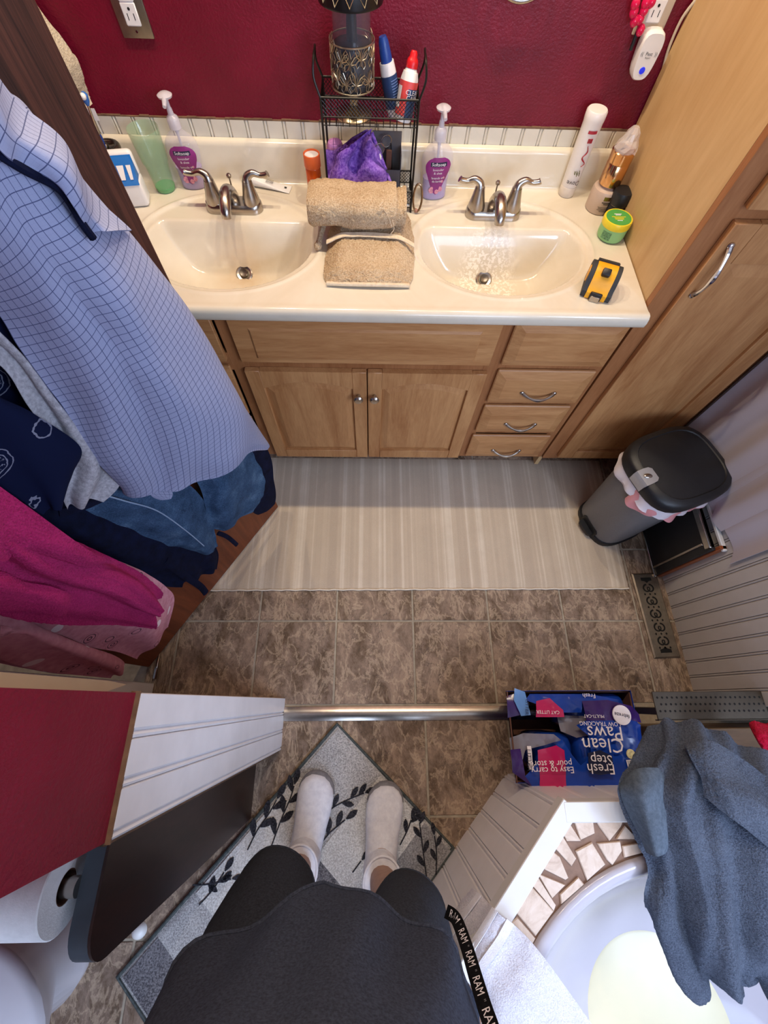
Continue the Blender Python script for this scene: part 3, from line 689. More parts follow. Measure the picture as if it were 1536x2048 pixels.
# green tumbler
g = Zp(333, 378, CZ); gl = thing('drinking_glass', (g.x, g.y, Zc), 'tall green glass tumbler beside the left soap bottle'.replace('left ', ''), 'glass')
obj('bowl', MB().lathe([(.024, .012), (.0255, .012), (.030, .066), (.0315, .070), (.0335, .073), (.039, .145), (.0398, .146), (.0404, .145), (.0352, .072), (.0330, .068), (.0316, .064), (.0268, .003), (.024, .0)], (g.x, g.y, Zc), 36, cap0=False, cap1=False), clear('pale_green_glass', '#9cc09a', .30, .03, .8), gl)
obj('base', MB().lathe([(.002, .0), (.0235, .0), (.0262, .003), (.0268, .011), (.025, .0115), (.003, .011)], (g.x, g.y, Zc), 36), clear('green_glass_foot', '#3fae5c', .85, .05, .8), gl)
# floss pick box: white tub with a clear blue flip lid
b = Zp(272, 405, CZ); fb = thing('floss_box', (b.x, b.y, Zc), 'white plastic floss box with a clear blue flip front', 'box'); rz = Matrix.Translation((b.x, b.y, Zc)) @ Matrix.Rotation(.18, 4, 'Z') @ Matrix.Scale(1.15, 4)
obj('body', MB().box((-.036, -.024, 0), (.036, .024, .058), .009, 3, rz), M_WHITEPL, fb)
obj('back', MB().box((-.036, .004, .05), (.036, .024, .104), .009, 3, rz), M_WHITEPL, fb)
lid = obj('flip_front', MB().add([rz @ Vector(p) for p in ((-.033, -.025, .05), (.033, -.025, .05), (.033, .004, .098), (-.033, .004, .098), (-.033, .006, .05), (.033, .006, .05))], [(0, 1, 2, 3), (0, 3, 4), (1, 5, 2), (3, 2, 5, 4), (0, 4, 5, 1)]), M_BLUECL, fb)
for a, wd in ((-.018, .012), (.004, .012), (.022, .008)):
    obj('pick', MB().add([rz @ Vector(p) for p in ((a-wd*.5, -.0205, .060), (a+wd*.3, -.0205, .060), (a+wd*.6, -.0068, .083), (a-wd*.7, -.0068, .083))], [(0, 1, 2, 3)]), M_WHITEPL, lid)
# toothbrush holder and brush
th_ = Zp(212, 296, CZ+.10); t_ = thing('toothbrush_holder', (th_.x, th_.y, Zc), 'dark metal ring toothbrush holder on a pale glass cup', 'holder')
obj('cup', MB().lathe([(.030, 0), (.031, .002), (.034, .094), (.0325, .094), (.0295, .004), (.002, .004)], (th_.x, th_.y, Zc), 28, cap1=False), M_CLEARGL, t_)
rg = MB(); ringp = [(th_.x+.030*math.cos(a*PI/14), th_.y+.030*math.sin(a*PI/14), Zc+.099) for a in range(28)]
rg.tube(ringp, .008, 10, True)
for a in (.4, 1.97, 3.54, 5.1): rg.tube([(th_.x, th_.y, Zc+.099), (th_.x+.03*math.cos(a), th_.y+.03*math.sin(a), Zc+.099)], .0055, 8)
rg.sphere((th_.x, th_.y, Zc+.102), .010); obj('ring', rg, M_DARKSTEEL, t_)
tb = thing('toothbrush', (th_.x-.012, th_.y-.01, Zc+.01), 'toothbrush with blue head standing in the dark ring holder', 'toothbrush')
q0, q1 = Vector((th_.x-.012, th_.y-.012, Zc+.012)), Yp(166, 184, th_.y-.025); dq = (q1-q0)
obj('handle', MB().tube([q0+dq*a for a in (0, .3, .5, .58, .75, .9)], [.005, .006, .006, .005, .0032, .003], 10), M_STEEL, tb)
obj('grip', MB().tube([q0+dq*a for a in (.44, .5, .56, .6)], [.0062, .0075, .007, .005], 10), M_BLUE, tb)
obj('head', MB().tube([q0+dq*a for a in (.88, .92, .98, 1.0)], [.004, .0075, .008, .004], 12), plain('brush_blue', '#2f6ab8', .4), tb)
obj('bristle_pad', MB().sphere(q0+dq*.96+Vector((0, -.007, .003)), .007, 12, 8), M_WHITEPL, tb)
# toothpaste tube
a0, a1 = Zp(505, 362, CZ+.012), Zp(581, 378, CZ+.004); ax = (a1-a0); ax.z = 0; axn = ax.normalized(); sd = Vector((-axn.y, axn.x, 0)); LN = ax.length
tp = thing('toothpaste_tube', (a0.x, a0.y, Zc), 'white toothpaste tube with flip cap lying against the backsplash', 'tube'); ctr = Vector((a0.x, a0.y, Zc))
R_ = []
for i in range(11):
    f = i/10; hw_, ht = .012+.006*f, .0115*(1-f)+.0012
    R_.append([ctr+axn*(LN*f)+sd*(hw_*math.cos(2*PI*j/20))+Vector((0, 0, ht+ht*math.sin(2*PI*j/20))) for j in range(20)])
obj('body', MB().rings(R_), M_WHITEPL, tp); obj('cap', MB().tube([ctr-axn*.022+Vector((0, 0, .0118)), ctr-axn*.003+Vector((0, 0, .0118))], .0115, 16), M_WHITEPL, tp)
for k in range(5): obj('print_line', MB().add([ctr+axn*(LN*.3+.008)+sd*(.006-.003*k)+Vector((0, 0, .0218-.004)), ctr+axn*(LN*.3+.03)+sd*(.006-.003*k)+Vector((0, 0, .0215-.0055)), ctr+axn*(LN*.3+.03)+sd*(.005-.003*k)+Vector((0, 0, .0215-.0055)), ctr+axn*(LN*.3+.008)+sd*(.005-.003*k)+Vector((0, 0, .0218-.004))], [(0, 1, 2, 3)]), M_BKINK, tp, smooth=False)
obj('print_mark', MB().add([ctr+axn*(LN*.83)+sd*a+Vector((0, 0, .0062-c)) for a, c in ((.004, 0), (-.004, 0))]+[ctr+axn*(LN*.9)+sd*a+Vector((0, 0, .0050)) for a in (-.004, .004)], [(0, 1, 2, 3)]), M_BKINK, tp, smooth=False)
# ---- black wire rack
RX0, RX1, RY0, RY1 = -.127, .103, 1.283, 1.378
rack = thing('wire_rack', ((RX0+RX1)/2, (RY0+RY1)/2, Zc), 'two-tier black wire rack standing between the sinks', 'rack')
def tray(zr, zb, zf, name):
    m = MB(); c = [(RX0, RY0), (RX1, RY0), (RX1, RY1), (RX0, RY1)]
    for z, r in ((zr, .0024), (zb, .0018)): m.tube([(a, b, z) for a, b in c], r, 6, True)
    n = 14
    for i in range(n+1):
        x = RX0+(RX1-RX0)*i/n; m.tube([(x, RY0, zb), (x, RY0+.004, zf), (x, RY1-.004, zf), (x, RY1, zb)], .0009, 4)
    for k in range(3): y = RY0+.01+(RY1-RY0-.02)*k/2; m.tube([(RX0, y, zf-.001), (RX1, y, zf-.001)], .0012, 4)
    tr = obj(name, m, M_BLACKWIRE, rack)
    d = MB(); hgt = zr-zb; st = .0085
    def lat(p0, ex, L):
        p0 = Vector(p0); ex = Vector(ex); k = -hgt
        while k < L:
            for s in (1, -1):
                a, b = k, k+hgt; za, zb_ = (0, hgt) if s > 0 else (hgt, 0)
                if a < 0: za += (0-a)*(zb_-za)/hgt; a = 0
                if b > L: zb_ = za+(zb_-za)*(L-a)/(b-a) if b > a else zb_; b = L
                if b-a > .001: d.tube([p0+ex*a+Vector((0, 0, za)), p0+ex*b+Vector((0, 0, zb_))], .0007, 3)
            k += st
    lat((RX0, RY0, zb), (1, 0, 0), RX1-RX0); lat((RX0, RY1, zb), (1, 0, 0), RX1-RX0); lat((RX0, RY0, zb), (0, 1, 0), RY1-RY0); lat((RX1, RY0, zb), (0, 1, 0), RY1-RY0)
    obj('diamond_mesh', d, M_BLACKWIRE, tr, smooth=False)
tray(1.112, 1.076, 1.056, 'upper_tray'); tray(.915, .885, .868, 'lower_tray')
for x in (RX0, RX1):
    for y in (RY0, RY1): obj('leg', MB().tube([(x, y, Zc), (x, y, 1.112)], .0028, 8), M_BLACKWIRE, rack)
    s = -1 if x < 0 else 1
    obj('handle', MB().tube(spline([(x, RY0, 1.112), (x+s*.012, RY0+.006, 1.145), (x+s*.010, RY0+.02, 1.172), (x+s*.008, (RY0+RY1)/2, 1.178), (x+s*.010, RY1-.02, 1.172), (x+s*.012, RY1-.006, 1.145), (x, RY1, 1.112)], 5), .0026, 8), M_BLACKWIRE, rack)
# ---- hurricane lamp with butterfly sleeve on the rack
lx, ly, lz = -.052, 1.336, 1.0575
lamp = thing('butterfly_lamp', (lx, ly, lz), 'glass lamp with silver butterfly sleeve and black shade on the rack', 'lamp')
obj('foot', MB().lathe([(.044, 0), (.045, .003), (.040, .008), (.018, .016), (.010, .022), (.010, .030), (.012, .046), (.022, .052), (.047, .055), (.047, .058)], (lx, ly, lz), 32), plain('aged_silver', '#a89a80', .25, .9, var=.2, nscale=80), lamp)
obj('glass_chimney', MB().lathe([(.0445, .058), (.0465, .068), (.0465, .128), (.043, .138), (.0415, .148), (.0415, .207), (.0405, .207), (.0405, .148), (.045, .128), (.045, .068)], (lx, ly, lz), 32, cap0=False, cap1=False), M_CLEARGL, lamp)
obj('core', MB().lathe([(.0435, .060), (.0435, .122), (.040, .130), (.012, .134), (.011, .17), (.008, .19)], (lx, ly, lz), 24), plain('lamp_core_black', '#15120f', .3), lamp)
fil = MB()
def onC(th, z, r=.0495): return Vector((lx+r*math.sin(th), ly-r*math.cos(th), lz+z))
for zz in (.058, .136): fil.tube([onC(2*PI*k/36, zz) for k in range(36)], .0016, 6, True)
rb = random.Random(5)
for k in range(16):
    th0 = -1.9+(k % 8)*.54+.27*(k//8)+rb.uniform(-.08, .08); z0 = .078+.037*(k//8)+rb.uniform(-.005, .005); rot = rb.uniform(-.6, .6); s = rb.uniform(1.0, 1.25)
    def wp(a, b): return onC(th0+s*(a*math.cos(rot)-b*math.sin(rot))/.0495, z0+s*(a*math.sin(rot)+b*math.cos(rot)))
    fil.tube([wp(0, -.009), wp(0, .008)], .0013, 5)
    for sg in (-1, 1):
        fil.tube([wp(sg*a, b) for a, b in ((.001, .001), (.006, .012), (.013, .017), (.015, .011), (.010, .003), (.002, 0))], .0011, 5, True)
        fil.tube([wp(sg*a, b) for a, b in ((.001, 0), (.008, -.002), (.011, -.008), (.007, -.013), (.003, -.008))], .0011, 5, True)
        fil.tube([wp(sg*.002, .001), wp(sg*.011, .012)], .0008, 4); fil.tube([wp(0, .008), wp(sg*.005, .018)], .0006, 4)
obj('butterfly_sleeve', fil, plain('filigree_silver', '#b9ad96', .3, .9, var=.25, nscale=90), lamp)
sh = obj('shade', MB().lathe([(.068, .194), (.069, .198), (.056, .247), (.045, .302), (.044, .302), (.055, .246), (.067, .196)], (lx, ly, lz), 40, cap0=False, cap1=False), plain('black_shade', '#120f10', .3), lamp)
zg = MB(); zg.tube([Vector((lx+r*math.sin(a), ly-r*math.cos(a), lz+z)) for k in range(14) for a, r, z in ((2*PI*k/14, (.0694 if k % 2 else .0590), (.201 if k % 2 else .240)),)], .0013, 5, True); zg.tube([Vector((lx+r*math.sin(a), ly-r*math.cos(a), lz+z)) for k in range(14) for a, r, z in ((2*PI*k/14, (.0694 if k % 2 == 0 else .0590), (.201 if k % 2 == 0 else .240)),)], .0013, 5, True)
obj('lattice_trim', zg, MATS['filigree_silver'], sh)
# ---- two contact-lens bottles in the rack
def bottle_axis(p0, p1): return (p1-p0).normalized(), (p1-p0).length
def leanbottle(name, p0, p1, prof, label, parts):
    ax_, L = bottle_axis(p0, p1); t_ = thing(name, p0, label, 'bottle')
    for nm, a, b, rs, mt in parts:
        n = len(rs); obj(nm, MB().tube([p0+ax_*(L*(a+(b-a)*i/(n-1))) for i in range(n)], rs, 20), mt, t_)
    return t_, ax_, L
zt_ = 1.0575
p0 = Vector((.068, 1.318, zt_)); p1 = Yp(829, 101, 1.345)
cb, ax_, L_ = leanbottle('lens_solution_bottle', p0, p1, None, 'white bottle with red cap and navy label leaning in the rack', [
    ('body', 0, .72, [.0195, .0215, .0215, .0215, .0215, .0212, .0205, .017], M_WHITEPL), ('neck', .72, .78, [.015, .0115], M_WHITEPL), ('cap', .77, 1.0, [.0135, .0135, .0135, .012, .0085, .0085, .006], M_REDPL)])
def wraplabel(t_, p0, ax_, L, r, a, b, th0, th1, mat, name='label', off=.0005):
    e1 = Vector((1, 0, 0)); e1 = (e1-ax_*e1.dot(ax_)).normalized(); e2 = ax_.cross(e1)
    if e2.y > 0: e2 = -e2
    def P(th, f, o=off): return p0+ax_*(L*f)+(e1*math.sin(th)+e2*math.cos(th))*(r+o)
    n = 14; m = MB(); m.add([P(th0+(th1-th0)*j/n, f) for f in (a, b) for j in range(n+1)], [(j, j+1, n+2+j, n+1+j) for j in range(n)])
    return obj(name, m, mat, t_), P
lb, P_ = wraplabel(cb, p0, ax_, L_, .0215, .10, .60, -1.5, 1.5, M_SALMON); wraplabel(cb, p0, ax_, L_, .0215, .06, .50, 0, 1.3, M_NLABEL, 'navy_panel', .0009); wraplabel(cb, p0, ax_, L_, .0215, .2, .52, -1.45, -.75, M_WHITEPL, 'white_panel', .0009)
letter('lettering', 'CLEAR', .0125, lambda a, b: P_(.62+a/.0215, .45+b/L_, .0013), M_WINK, lb); letter('lettering', 'CARE', .0125, lambda a, b: P_(.62+a/.0215, .37+b/L_, .0013), M_WINK, lb)
p0 = Vector((.050, 1.345, zt_)); p1 = Yp(765, 72, 1.352)
sb, ax_, L_ = leanbottle('saline_bottle', p0, p1, None, 'clear bottle with tall blue cap and blue label tilting in the rack', [
    ('body', 0, .70, [.0165, .0185, .0185, .0185, .0185, .0180, .0165], M_PEARL), ('cap', .69, 1.0, [.0135, .0135, .0128, .0118, .011, .008], M_BLUE)])
lb, P2_ = wraplabel(sb, p0, ax_, L_, .0185, .12, .55, -1.5, 1.5, M_NLABEL)
for k in range(9): wraplabel(sb, p0, ax_, L_, .0185, .2+.035*k, .21+.035*k, .2, 1.2, plain('label_print_blue', '#6f86b8', .5) if 'label_print_blue' not in MATS else MATS['label_print_blue'], 'print_line', .0009)
# ---- things in the lower tray
pc = thing('purple_cloth', (-.05, 1.33, .87), 'crumpled purple washcloth stuffed in the lower rack tray', 'cloth')
ye, yp = 1.262, 1.325
rows = [[Yp(735, 264, 1.345), Yp(739, 262, 1.345), Yp(742, 263, 1.345), Yp(744, 266, 1.345), Yp(746, 272, 1.345)],
        [Yp(676, 298, 1.330), Yp(704, 285, 1.305), Yp(726, 281, 1.318), Yp(742, 285, 1.300), Yp(758, 303, 1.330)],
        [Yp(652, 306, 1.320), Yp(688, 310, 1.285), Yp(712, 322, 1.310), Yp(742, 318, 1.285), Yp(770, 335, 1.320)],
        [Yp(652, 340, 1.300), Yp(684, 344, 1.275), Yp(714, 349, 1.300), Yp(742, 344, 1.275), Yp(778, 358, 1.300)],
        [Yp(654, 385, 1.280), Yp(684, 388, 1.262), Yp(714, 390, 1.270), Yp(746, 388, 1.262), Yp(786, 385, 1.285)]]
obj('cloth_folds', net(rows, 36, 30, lambda u, v: .004*math.sin(u*19+v*5)+.003*math.sin(v*16+u*4), .004, .002), M_PURPLE, pc)
hem = [Yp(a, b, c) for a, b, c in ((744, 266, 1.34), (758, 303, 1.325), (770, 335, 1.31), (781, 365, 1.29))]; obj('hem', MB().tube(spline(hem, 6), .004, 8), M_PURPLE, pc)
pk = Yp(670, 292, 1.355); tag(obj('pink_sponge', MB().lathe([(.020, -.05), (.022, -.03), (.022, .0), (.018, .010), (.004, .014)], pk, 22), plain('lilac_foam', '#cf8fcf', .8, var=.25, nscale=60), org=pk), 'lilac pink foam roll behind the purple washcloth', 'sponge')
gx0, gx1, gy0, gy1, gz0, gz1 = -.006, .070, 1.300, 1.352, .872, .985
ob = thing('organizer_box', ((gx0+gx1)/2, (gy0+gy1)/2, gz0), 'smoky grey plastic organizer box holding small things in the rack', 'box')
bx_ = MB().box((gx0, gy0, gz0), (gx1, gy1, gz0+.003)).box((gx0, gy0, gz0), (gx1, gy0+.002, .957)).box((gx0, gy1-.002, gz0), (gx1, gy1, 1.02)).box((gx0, gy0, gz0), (gx0+.002, gy1, .99)).box((gx1-.002, gy0, gz0), (gx1, gy1, .99))
obj('shell', bx_, M_GREYBOX, ob)
gs = thing('eyeglasses', (.022, 1.33, .985), 'pair of clear eyeglasses folded in the grey organizer box', 'eyeglasses')
for q in ((.012, 1.322, .993), (.030, 1.335, 1.005)):
    f_ = MB().tube([(q[0]+.013*math.cos(a*PI/10), q[1]+.004*math.cos(a*PI/10), q[2]+.013*math.sin(a*PI/10)) for a in range(20)], .0013, 6, True); fo = obj('rim', f_, M_STEEL, gs)
    obj('lens', MB().lathe([(.001, 0), (.0125, .0)], q, 20, axis=(.2, -1, .1)), M_CLEARGL, fo)
obj('temple', MB().tube([(.042, 1.335, 1.0), (.046, 1.34, .95), (.045, 1.342, .90)], .0018, 6), M_BKINK, gs)
tag(obj('shell_disc', MB().sphere((.006, 1.318, .975), .013, 14, 8, (1, .5, 1)), M_PEARL, org=(.006, 1.318, .96)), 'round white trinket in the grey organizer box', 'trinket')
tag(obj('brown_comb', MB().box((.030, 1.325, .90), (.045, 1.331, .99), .002), M_CARD, org=(.037, 1.328, .9)), 'small brown comb in the grey organizer box', 'comb')
tag(obj('foil_packet', MB().box((.072, 1.286, .872), (.101, 1.365, .880), .002), plain('silver_foil', '#c8c8c4', .3, .5, var=.3, nscale=60), org=(.077, 1.33, .872)), 'flat silver packet on the lower rack tray', 'packet')
rgp = [(.083+.009*math.cos(a*PI/8), 1.300+.009*math.sin(a*PI/8), .884) for a in range(16)]
tag(obj('finger_ring', MB().tube(rgp, .002, 8, True), M_CHROME, org=(.083, 1.300, .882)), 'small silver ring lying on the silver packet', 'ring')
br = MB(); c_ = Vector((.120, 1.283, .900)); br.tube([c_+Vector((.012*math.cos(a*PI/12), .004*math.sin(a*PI/12)-.002, .034*math.sin(a*PI/12))) for a in range(24)], .0028, 8, True)
bo = thing('bracelet', c_-Vector((0, 0, .034)), 'bronze bangle bracelet hanging from the rack leg', 'bracelet'); obj('band', br, plain('bronze_metal', '#8a7258', .3, .9, var=.4, nscale=120), bo); obj('bead', MB().sphere(c_+Vector((-.002, -.004, -.032)), .0055), plain('rose_bead', '#9a6a58', .4), bo)
# pill bottle
b = Vector((-.166, 1.315, 0)); pb = thing('pill_bottle', (b.x, b.y, Zc), 'amber pill bottle with orange cap beside the rolled towel', 'bottle')
obj('body', MB().lathe([(.019, 0), (.020, .002), (.020, .090), (.017, .095)], (b.x, b.y, Zc), 28), M_ORANGE, pb)
obj('cap', MB().lathe([(.0215, .094), (.022, .096), (.022, .121), (.0215, .123), (.019, .123), (.019, .118), (.002, .118)], (b.x, b.y, Zc), 28, cap1=False), M_OCAP, pb); obj('cap_disc', MB().lathe([(.0186, .1175), (.0186, .1195), (.002, .1198)], (b.x, b.y, Zc), 24), M_WHITEPL, pb)
m = MB(); n = 16; m.add([Vector((b.x+.0205*math.sin(t__), b.y-.0205*math.cos(t__), Zc+z)) for z in (.006, .072) for t__ in [-.2+1.9*j/n for j in range(n+1)]], [(j, j+1, n+2+j, n+1+j) for j in range(n)]); lb = obj('label', m, M_PAPER, pb)
m = MB()
for k in range(6): m.add([Vector((b.x+.0208*math.sin(t__), b.y-.0208*math.cos(t__), Zc+z)) for z in (.014+.010*k, .017+.010*k) for t__ in [.1+1.4*j/8 for j in range(9)]], [(j, j+1, 10+j, 9+j) for j in range(8)])
obj('print', m, M_BKINK, lb)
# ---- tan towels: one folded flat, one rolled on it
fy0, fy1 = .972, 1.235
ft = thing('hand_towel', (-.02, 1.1, Zc), 'tan terry hand towel folded flat under the rolled towel', 'towel')
def flat_top(u, v): return .024+.010*math.sin(PI*u)**.5*math.sin(PI*min(1, v*1.1))**.5
rows = []
for k, (yy, xa, xb, zz) in enumerate(((1.250, -.115, .098, .05), (1.215, -.122, .104, .052), (1.15, -.126, .108, .046), (1.095, -.128, .108, .036), (1.04, -.132, .104, .030), (1.00, -.128, .098, .024), (.983, -.122, .092, .016), (.978, -.120, .090, .004))):
    rows.append([Vector((xa+(xb-xa)*c/6, yy+(.012*math.sin(PI*c/6) if 2 <= k <= 3 else 0), Zc+(.004 if c in (0, 6) else zz))) for c in range(7)])
obj('folded_layers', net(rows, 60, 70, lambda u, v: .0015*math.sin(v*30), .004, .0035, fz=220), M_TAN, ft)
bd = [[Vector((-.125+.23*c/6, yy+.018*math.sin(PI*(c/6)*.9+.3)-.005, Zc+zz+(.0 if 0 < c < 6 else -.014))) for c in range(7)] for yy, zz in ((1.108, .047), (1.094, .045))]
obj('woven_band', net(bd, 40, 4, None, .002, .001), M_TANBAND, ft)
obj('hem', MB().tube(spline([(-.121, .980, Zc+.006), (-.06, .976, Zc+.008), (.02, .975, Zc+.009), (.091, .978, Zc+.006)], 6), .006, 8, flat=.8), M_TANBAND, ft)
ph_ = MB().tube(spline([(-.150, 1.12, Zc+.010), (-.143, 1.15, Zc+.02), (-.135, 1.175, Zc+.03), (-.12, 1.18, Zc+.04)], 5), .008, 8).sphere((-.150, 1.115, Zc+.011), .011); obj('hanging_loop', ph_, M_TAN, ft)
rt = thing('rolled_towel', (-.03, 1.2, Zc+.05), 'tan terry towel rolled up on top of the folded towel', 'towel')
def roll(xa, xb, cy_, cz_, ry, rz_, nx_=40, nt=60, tw=0.0):
    m = MB(); R_ = []
    for i in range(nx_+1):
        f = i/nx_; e = min(1, min(f, 1-f)*14)**.5; x = xa+(xb-xa)*f; ring = []
        for j in range(nt):
            a = 2*PI*j/nt; c, s = math.cos(a), math.sin(a)
            r = (abs(c)**2.6+abs(s)**2.6)**(-1/2.6)*(.9+.1*e)
            p = Vector((x, cy_+ry*r*c+tw*f, cz_+rz_*r*s+.004*math.sin(f*7)))
            n_ = Vector((0, c, s)); p += n_*(.0035*noise.noise(p*230)+.003*noise.noise(p*25)); ring.append(p)
        R_.append(ring)
    return m.rings(R_)
obj('roll', roll(-.168, .055, 1.172, .945, .062, .038), M_TAN, rt); obj('inner_fold', roll(.02, .082, 1.182, .936, .054, .032, tw=.004), M_TAN, rt)
thr_ = MB()
for p in (((.02, 1.117, .972), (.035, 1.107, .957), (.045, 1.100, .935)), ((.022, 1.116, .971), (.012, 1.113, .976), (.020, 1.125, .980)), ((.045, 1.107, .95), (.05, 1.095, .935), (.042, 1.090, .925))): thr_.tube(spline(p, 5), .0007, 4)
obj('loose_thread', thr_, M_TANBAND, rt)
# ---- right end of the counter
d0 = Zp(1131, 388, CZ); dv = thing('hair_spray_bottle', (d0.x, d0.y, Zc), 'tall white bottle standing on its cap beside the faucet', 'bottle'); dv['label'] = 'tall slim white hair product bottle beside the lotion pump'
c_ = (d0.x, d0.y, Zc)
obj('cap_base', MB().lathe([(.021, 0), (.0225, .002), (.0225, .024), (.0215, .026)], c_, 28), M_CLEARPL if False else plain('frosted_cap', '#ddd2c6', .4), dv)
obj('body', MB().lathe([(.021, .026), (.0222, .030), (.0245, .12), (.0255, .176), (.0262, .180), (.0268, .186), (.0268, .200), (.024, .2035), (.002, .204)], c_, 32), M_PEARL, dv)
def dfn(z0): return lambda a, b: Vector((d0.x+.0268*math.sin(-b/.024+.1), d0.y-.0268*math.cos(-b/.024+.1), Zc+z0+a))
letter('lettering', 'Dove', .017, lambda a, b: Vector((d0.x+.0258*math.sin(-a/.025), d0.y-.0258*math.cos(-a/.025), Zc+.042-b)), M_INK, dv)
m = MB()
for k in range(8): m.tube([Vector((d0.x+.0262*math.sin(.3*math.sin(k)+.03*math.cos(q)), d0.y-.0262*math.cos(.3*math.sin(k)+.03*math.cos(q)), Zc+.06+.001*k+.004*q)) for q in range(3)], .0008, 4)
obj('leaf_print', m, plain('olive_ink', '#6a7050', .5), dv)
m = MB()
for s in (0, 1, 2):
    m.tube([Vector((d0.x+(.0258+.0007)*math.sin(.30*math.sin(q*.5+s)*(1-q/22)+.1), d0.y-(.0258+.0007)*math.cos(.30*math.sin(q*.5+s)*(1-q/22)+.1), Zc+.085+.0024*q+.004*s)) for q in range(18)], .0010, 4)
for q in range(5): m.tube([Vector((d0.x+.0262*math.sin(-.15+.1*q), d0.y-.0262*math.cos(-.15+.1*q), Zc+.140)), Vector((d0.x+.0262*math.sin(-.15+.1*q), d0.y-.0262*math.cos(-.15+.1*q), Zc+.150))], .0011, 4)
obj('swirl_print', m, M_RINK, dv)
m = MB(); m.add([Vector((d0.x+.0266*math.sin(t__), d0.y-.0266*math.cos(t__), Zc+z)) for z in (.160, .167) for t__ in [-.45+.9*j/8 for j in range(9)]], [(j, j+1, 10+j, 9+j) for j in range(8)]); obj('red_bar_print', m, M_RINK, dv)
lo = Vector((.656, 1.325, 0)); lt = thing('lotion_bottle', (lo.x, lo.y, Zc), 'beige lotion bottle with rose gold cap wrapped in clear film', 'bottle'); c_ = (lo.x, lo.y, Zc)
obj('body', MB().lathe([(.036, 0), (.038, .002), (.0385, .05), (.036, .057), (.024, .062), (.019, .070)], c_, 32), M_LOTION, lt)
obj('gold_cap', MB().lathe([(.0295, .068), (.030, .07), (.030, .118), (.0292, .119), (.0292, .121), (.0305, .122), (.0308, .145), (.029, .147)], c_, 32), M_GOLD, lt)
m = MB(); m.add([Vector((lo.x+.0388*math.sin(t__), lo.y-.0388*math.cos(t__), Zc+z)) for z in (.040, .050) for t__ in [-.3+1.1*j/10 for j in range(11)]], [(j, j+1, 12+j, 11+j) for j in range(10)]); obj('gold_band_print', m, M_GOLD, lt)
m = MB()
for k, (z, a, b_) in enumerate(((.034, -.35, .5), (.030, -.2, .3), (.022, -.5, .5), (.0185, -.45, .5), (.015, -.5, .4), (.0115, -.3, .3))): m.add([Vector((lo.x+.0389*math.sin(t__), lo.y-.0389*math.cos(t__), Zc+zz)) for zz in (z, z+(.0022 if k < 2 else .0011)) for t__ in [a+(b_-a)*j/8 for j in range(9)]], [(j, j+1, 10+j, 9+j) for j in range(8)])
obj('print', m, M_BKINK, lt)
m = MB(); R_ = []; rr = random.Random(11)
for i, (r, z) in enumerate(((.0285, .145), (.029, .152), (.026, .160), (.019, .172), (.015, .185), (.008, .196))): R_.append([Vector((lo.x+r*(1+.25*noise.noise(Vector((j*.9, i*.7, 3))))*math.cos(2*PI*j/16)+.004*i/5, lo.y+r*(1+.25*noise.noise(Vector((j*.9, i*.7, 8))))*math.sin(2*PI*j/16), Zc+z)) for j in range(16)])
obj('film_wrap', m.rings(R_), M_WRAP, lt, smooth=False)
bk = Zp(1250, 380, CZ+.072); kb = thing('black_bottle', (bk.x, bk.y, Zc), 'squat black bottle between the lotion bottle and the green jar', 'bottle'); c_ = (bk.x, bk.y, Zc)
obj('body', MB().lathe([(.025, 0), (.026, .002), (.026, .034), (.024, .038)], c_, 28), M_BLACK, kb); obj('cap', MB().lathe([(.0265, .040), (.027, .042), (.027, .066), (.025, .071), (.014, .0725), (.002, .072)], c_, 28), M_BLACK, kb); obj('neck_band', MB().lathe([(.0245, .036), (.0245, .042)], c_, 24), M_DARKSTEEL, kb)
jr = Zp(1229, 452, CZ+.030); jj = thing('cream_jar', (jr.x, jr.y, Zc), 'green cosmetic jar with a yellow rimmed lid beside the tape measure', 'jar'); c_ = (jr.x, jr.y, Zc)
obj('body', MB().lathe([(.030, 0), (.0345, .003), (.037, .012), (.037, .036), (.035, .038)], c_, 36), M_LIME, jj)
ld = obj('lid', MB().lathe([(.0382, .036), (.0388, .038), (.0388, .050), (.0375, .053), (.035, .0535), (.0345, .0525), (.002, .0525)], c_, 36), M_YELLOW, jj)
obj('lid_label', MB().lathe([(.0335, .0526), (.0335, .0532), (.002, .0533)], c_, 36), M_LIMELID, ld)
m = MB(); m2 = MB()
for k, (yy, hw_, mm) in enumerate(((.013, .010, 1), (.0085, .007, 1), (.001, .019, 2), (-.004, .013, 2), (-.009, .012, 2), (-.014, .007, 1))): obj('print_line', MB().box((jr.x-hw_, jr.y+yy-.001, Zc+.0533), (jr.x+hw_, jr.y+yy+.0012, Zc+.0537)), M_WINK if mm == 1 else M_YELLOW, ld)
m = MB(); m.add([Vector((jr.x+.0374*math.sin(t__), jr.y-.0374*math.cos(t__), Zc+z)) for z in (.010, .030) for t__ in [-1.1+.7*j/8 for j in range(9)]], [(j, j+1, 10+j, 9+j) for j in range(8)]); obj('side_label', m, plain('dull_green_ink', '#5f8f62', .5, var=.5, nscale=300), jj)
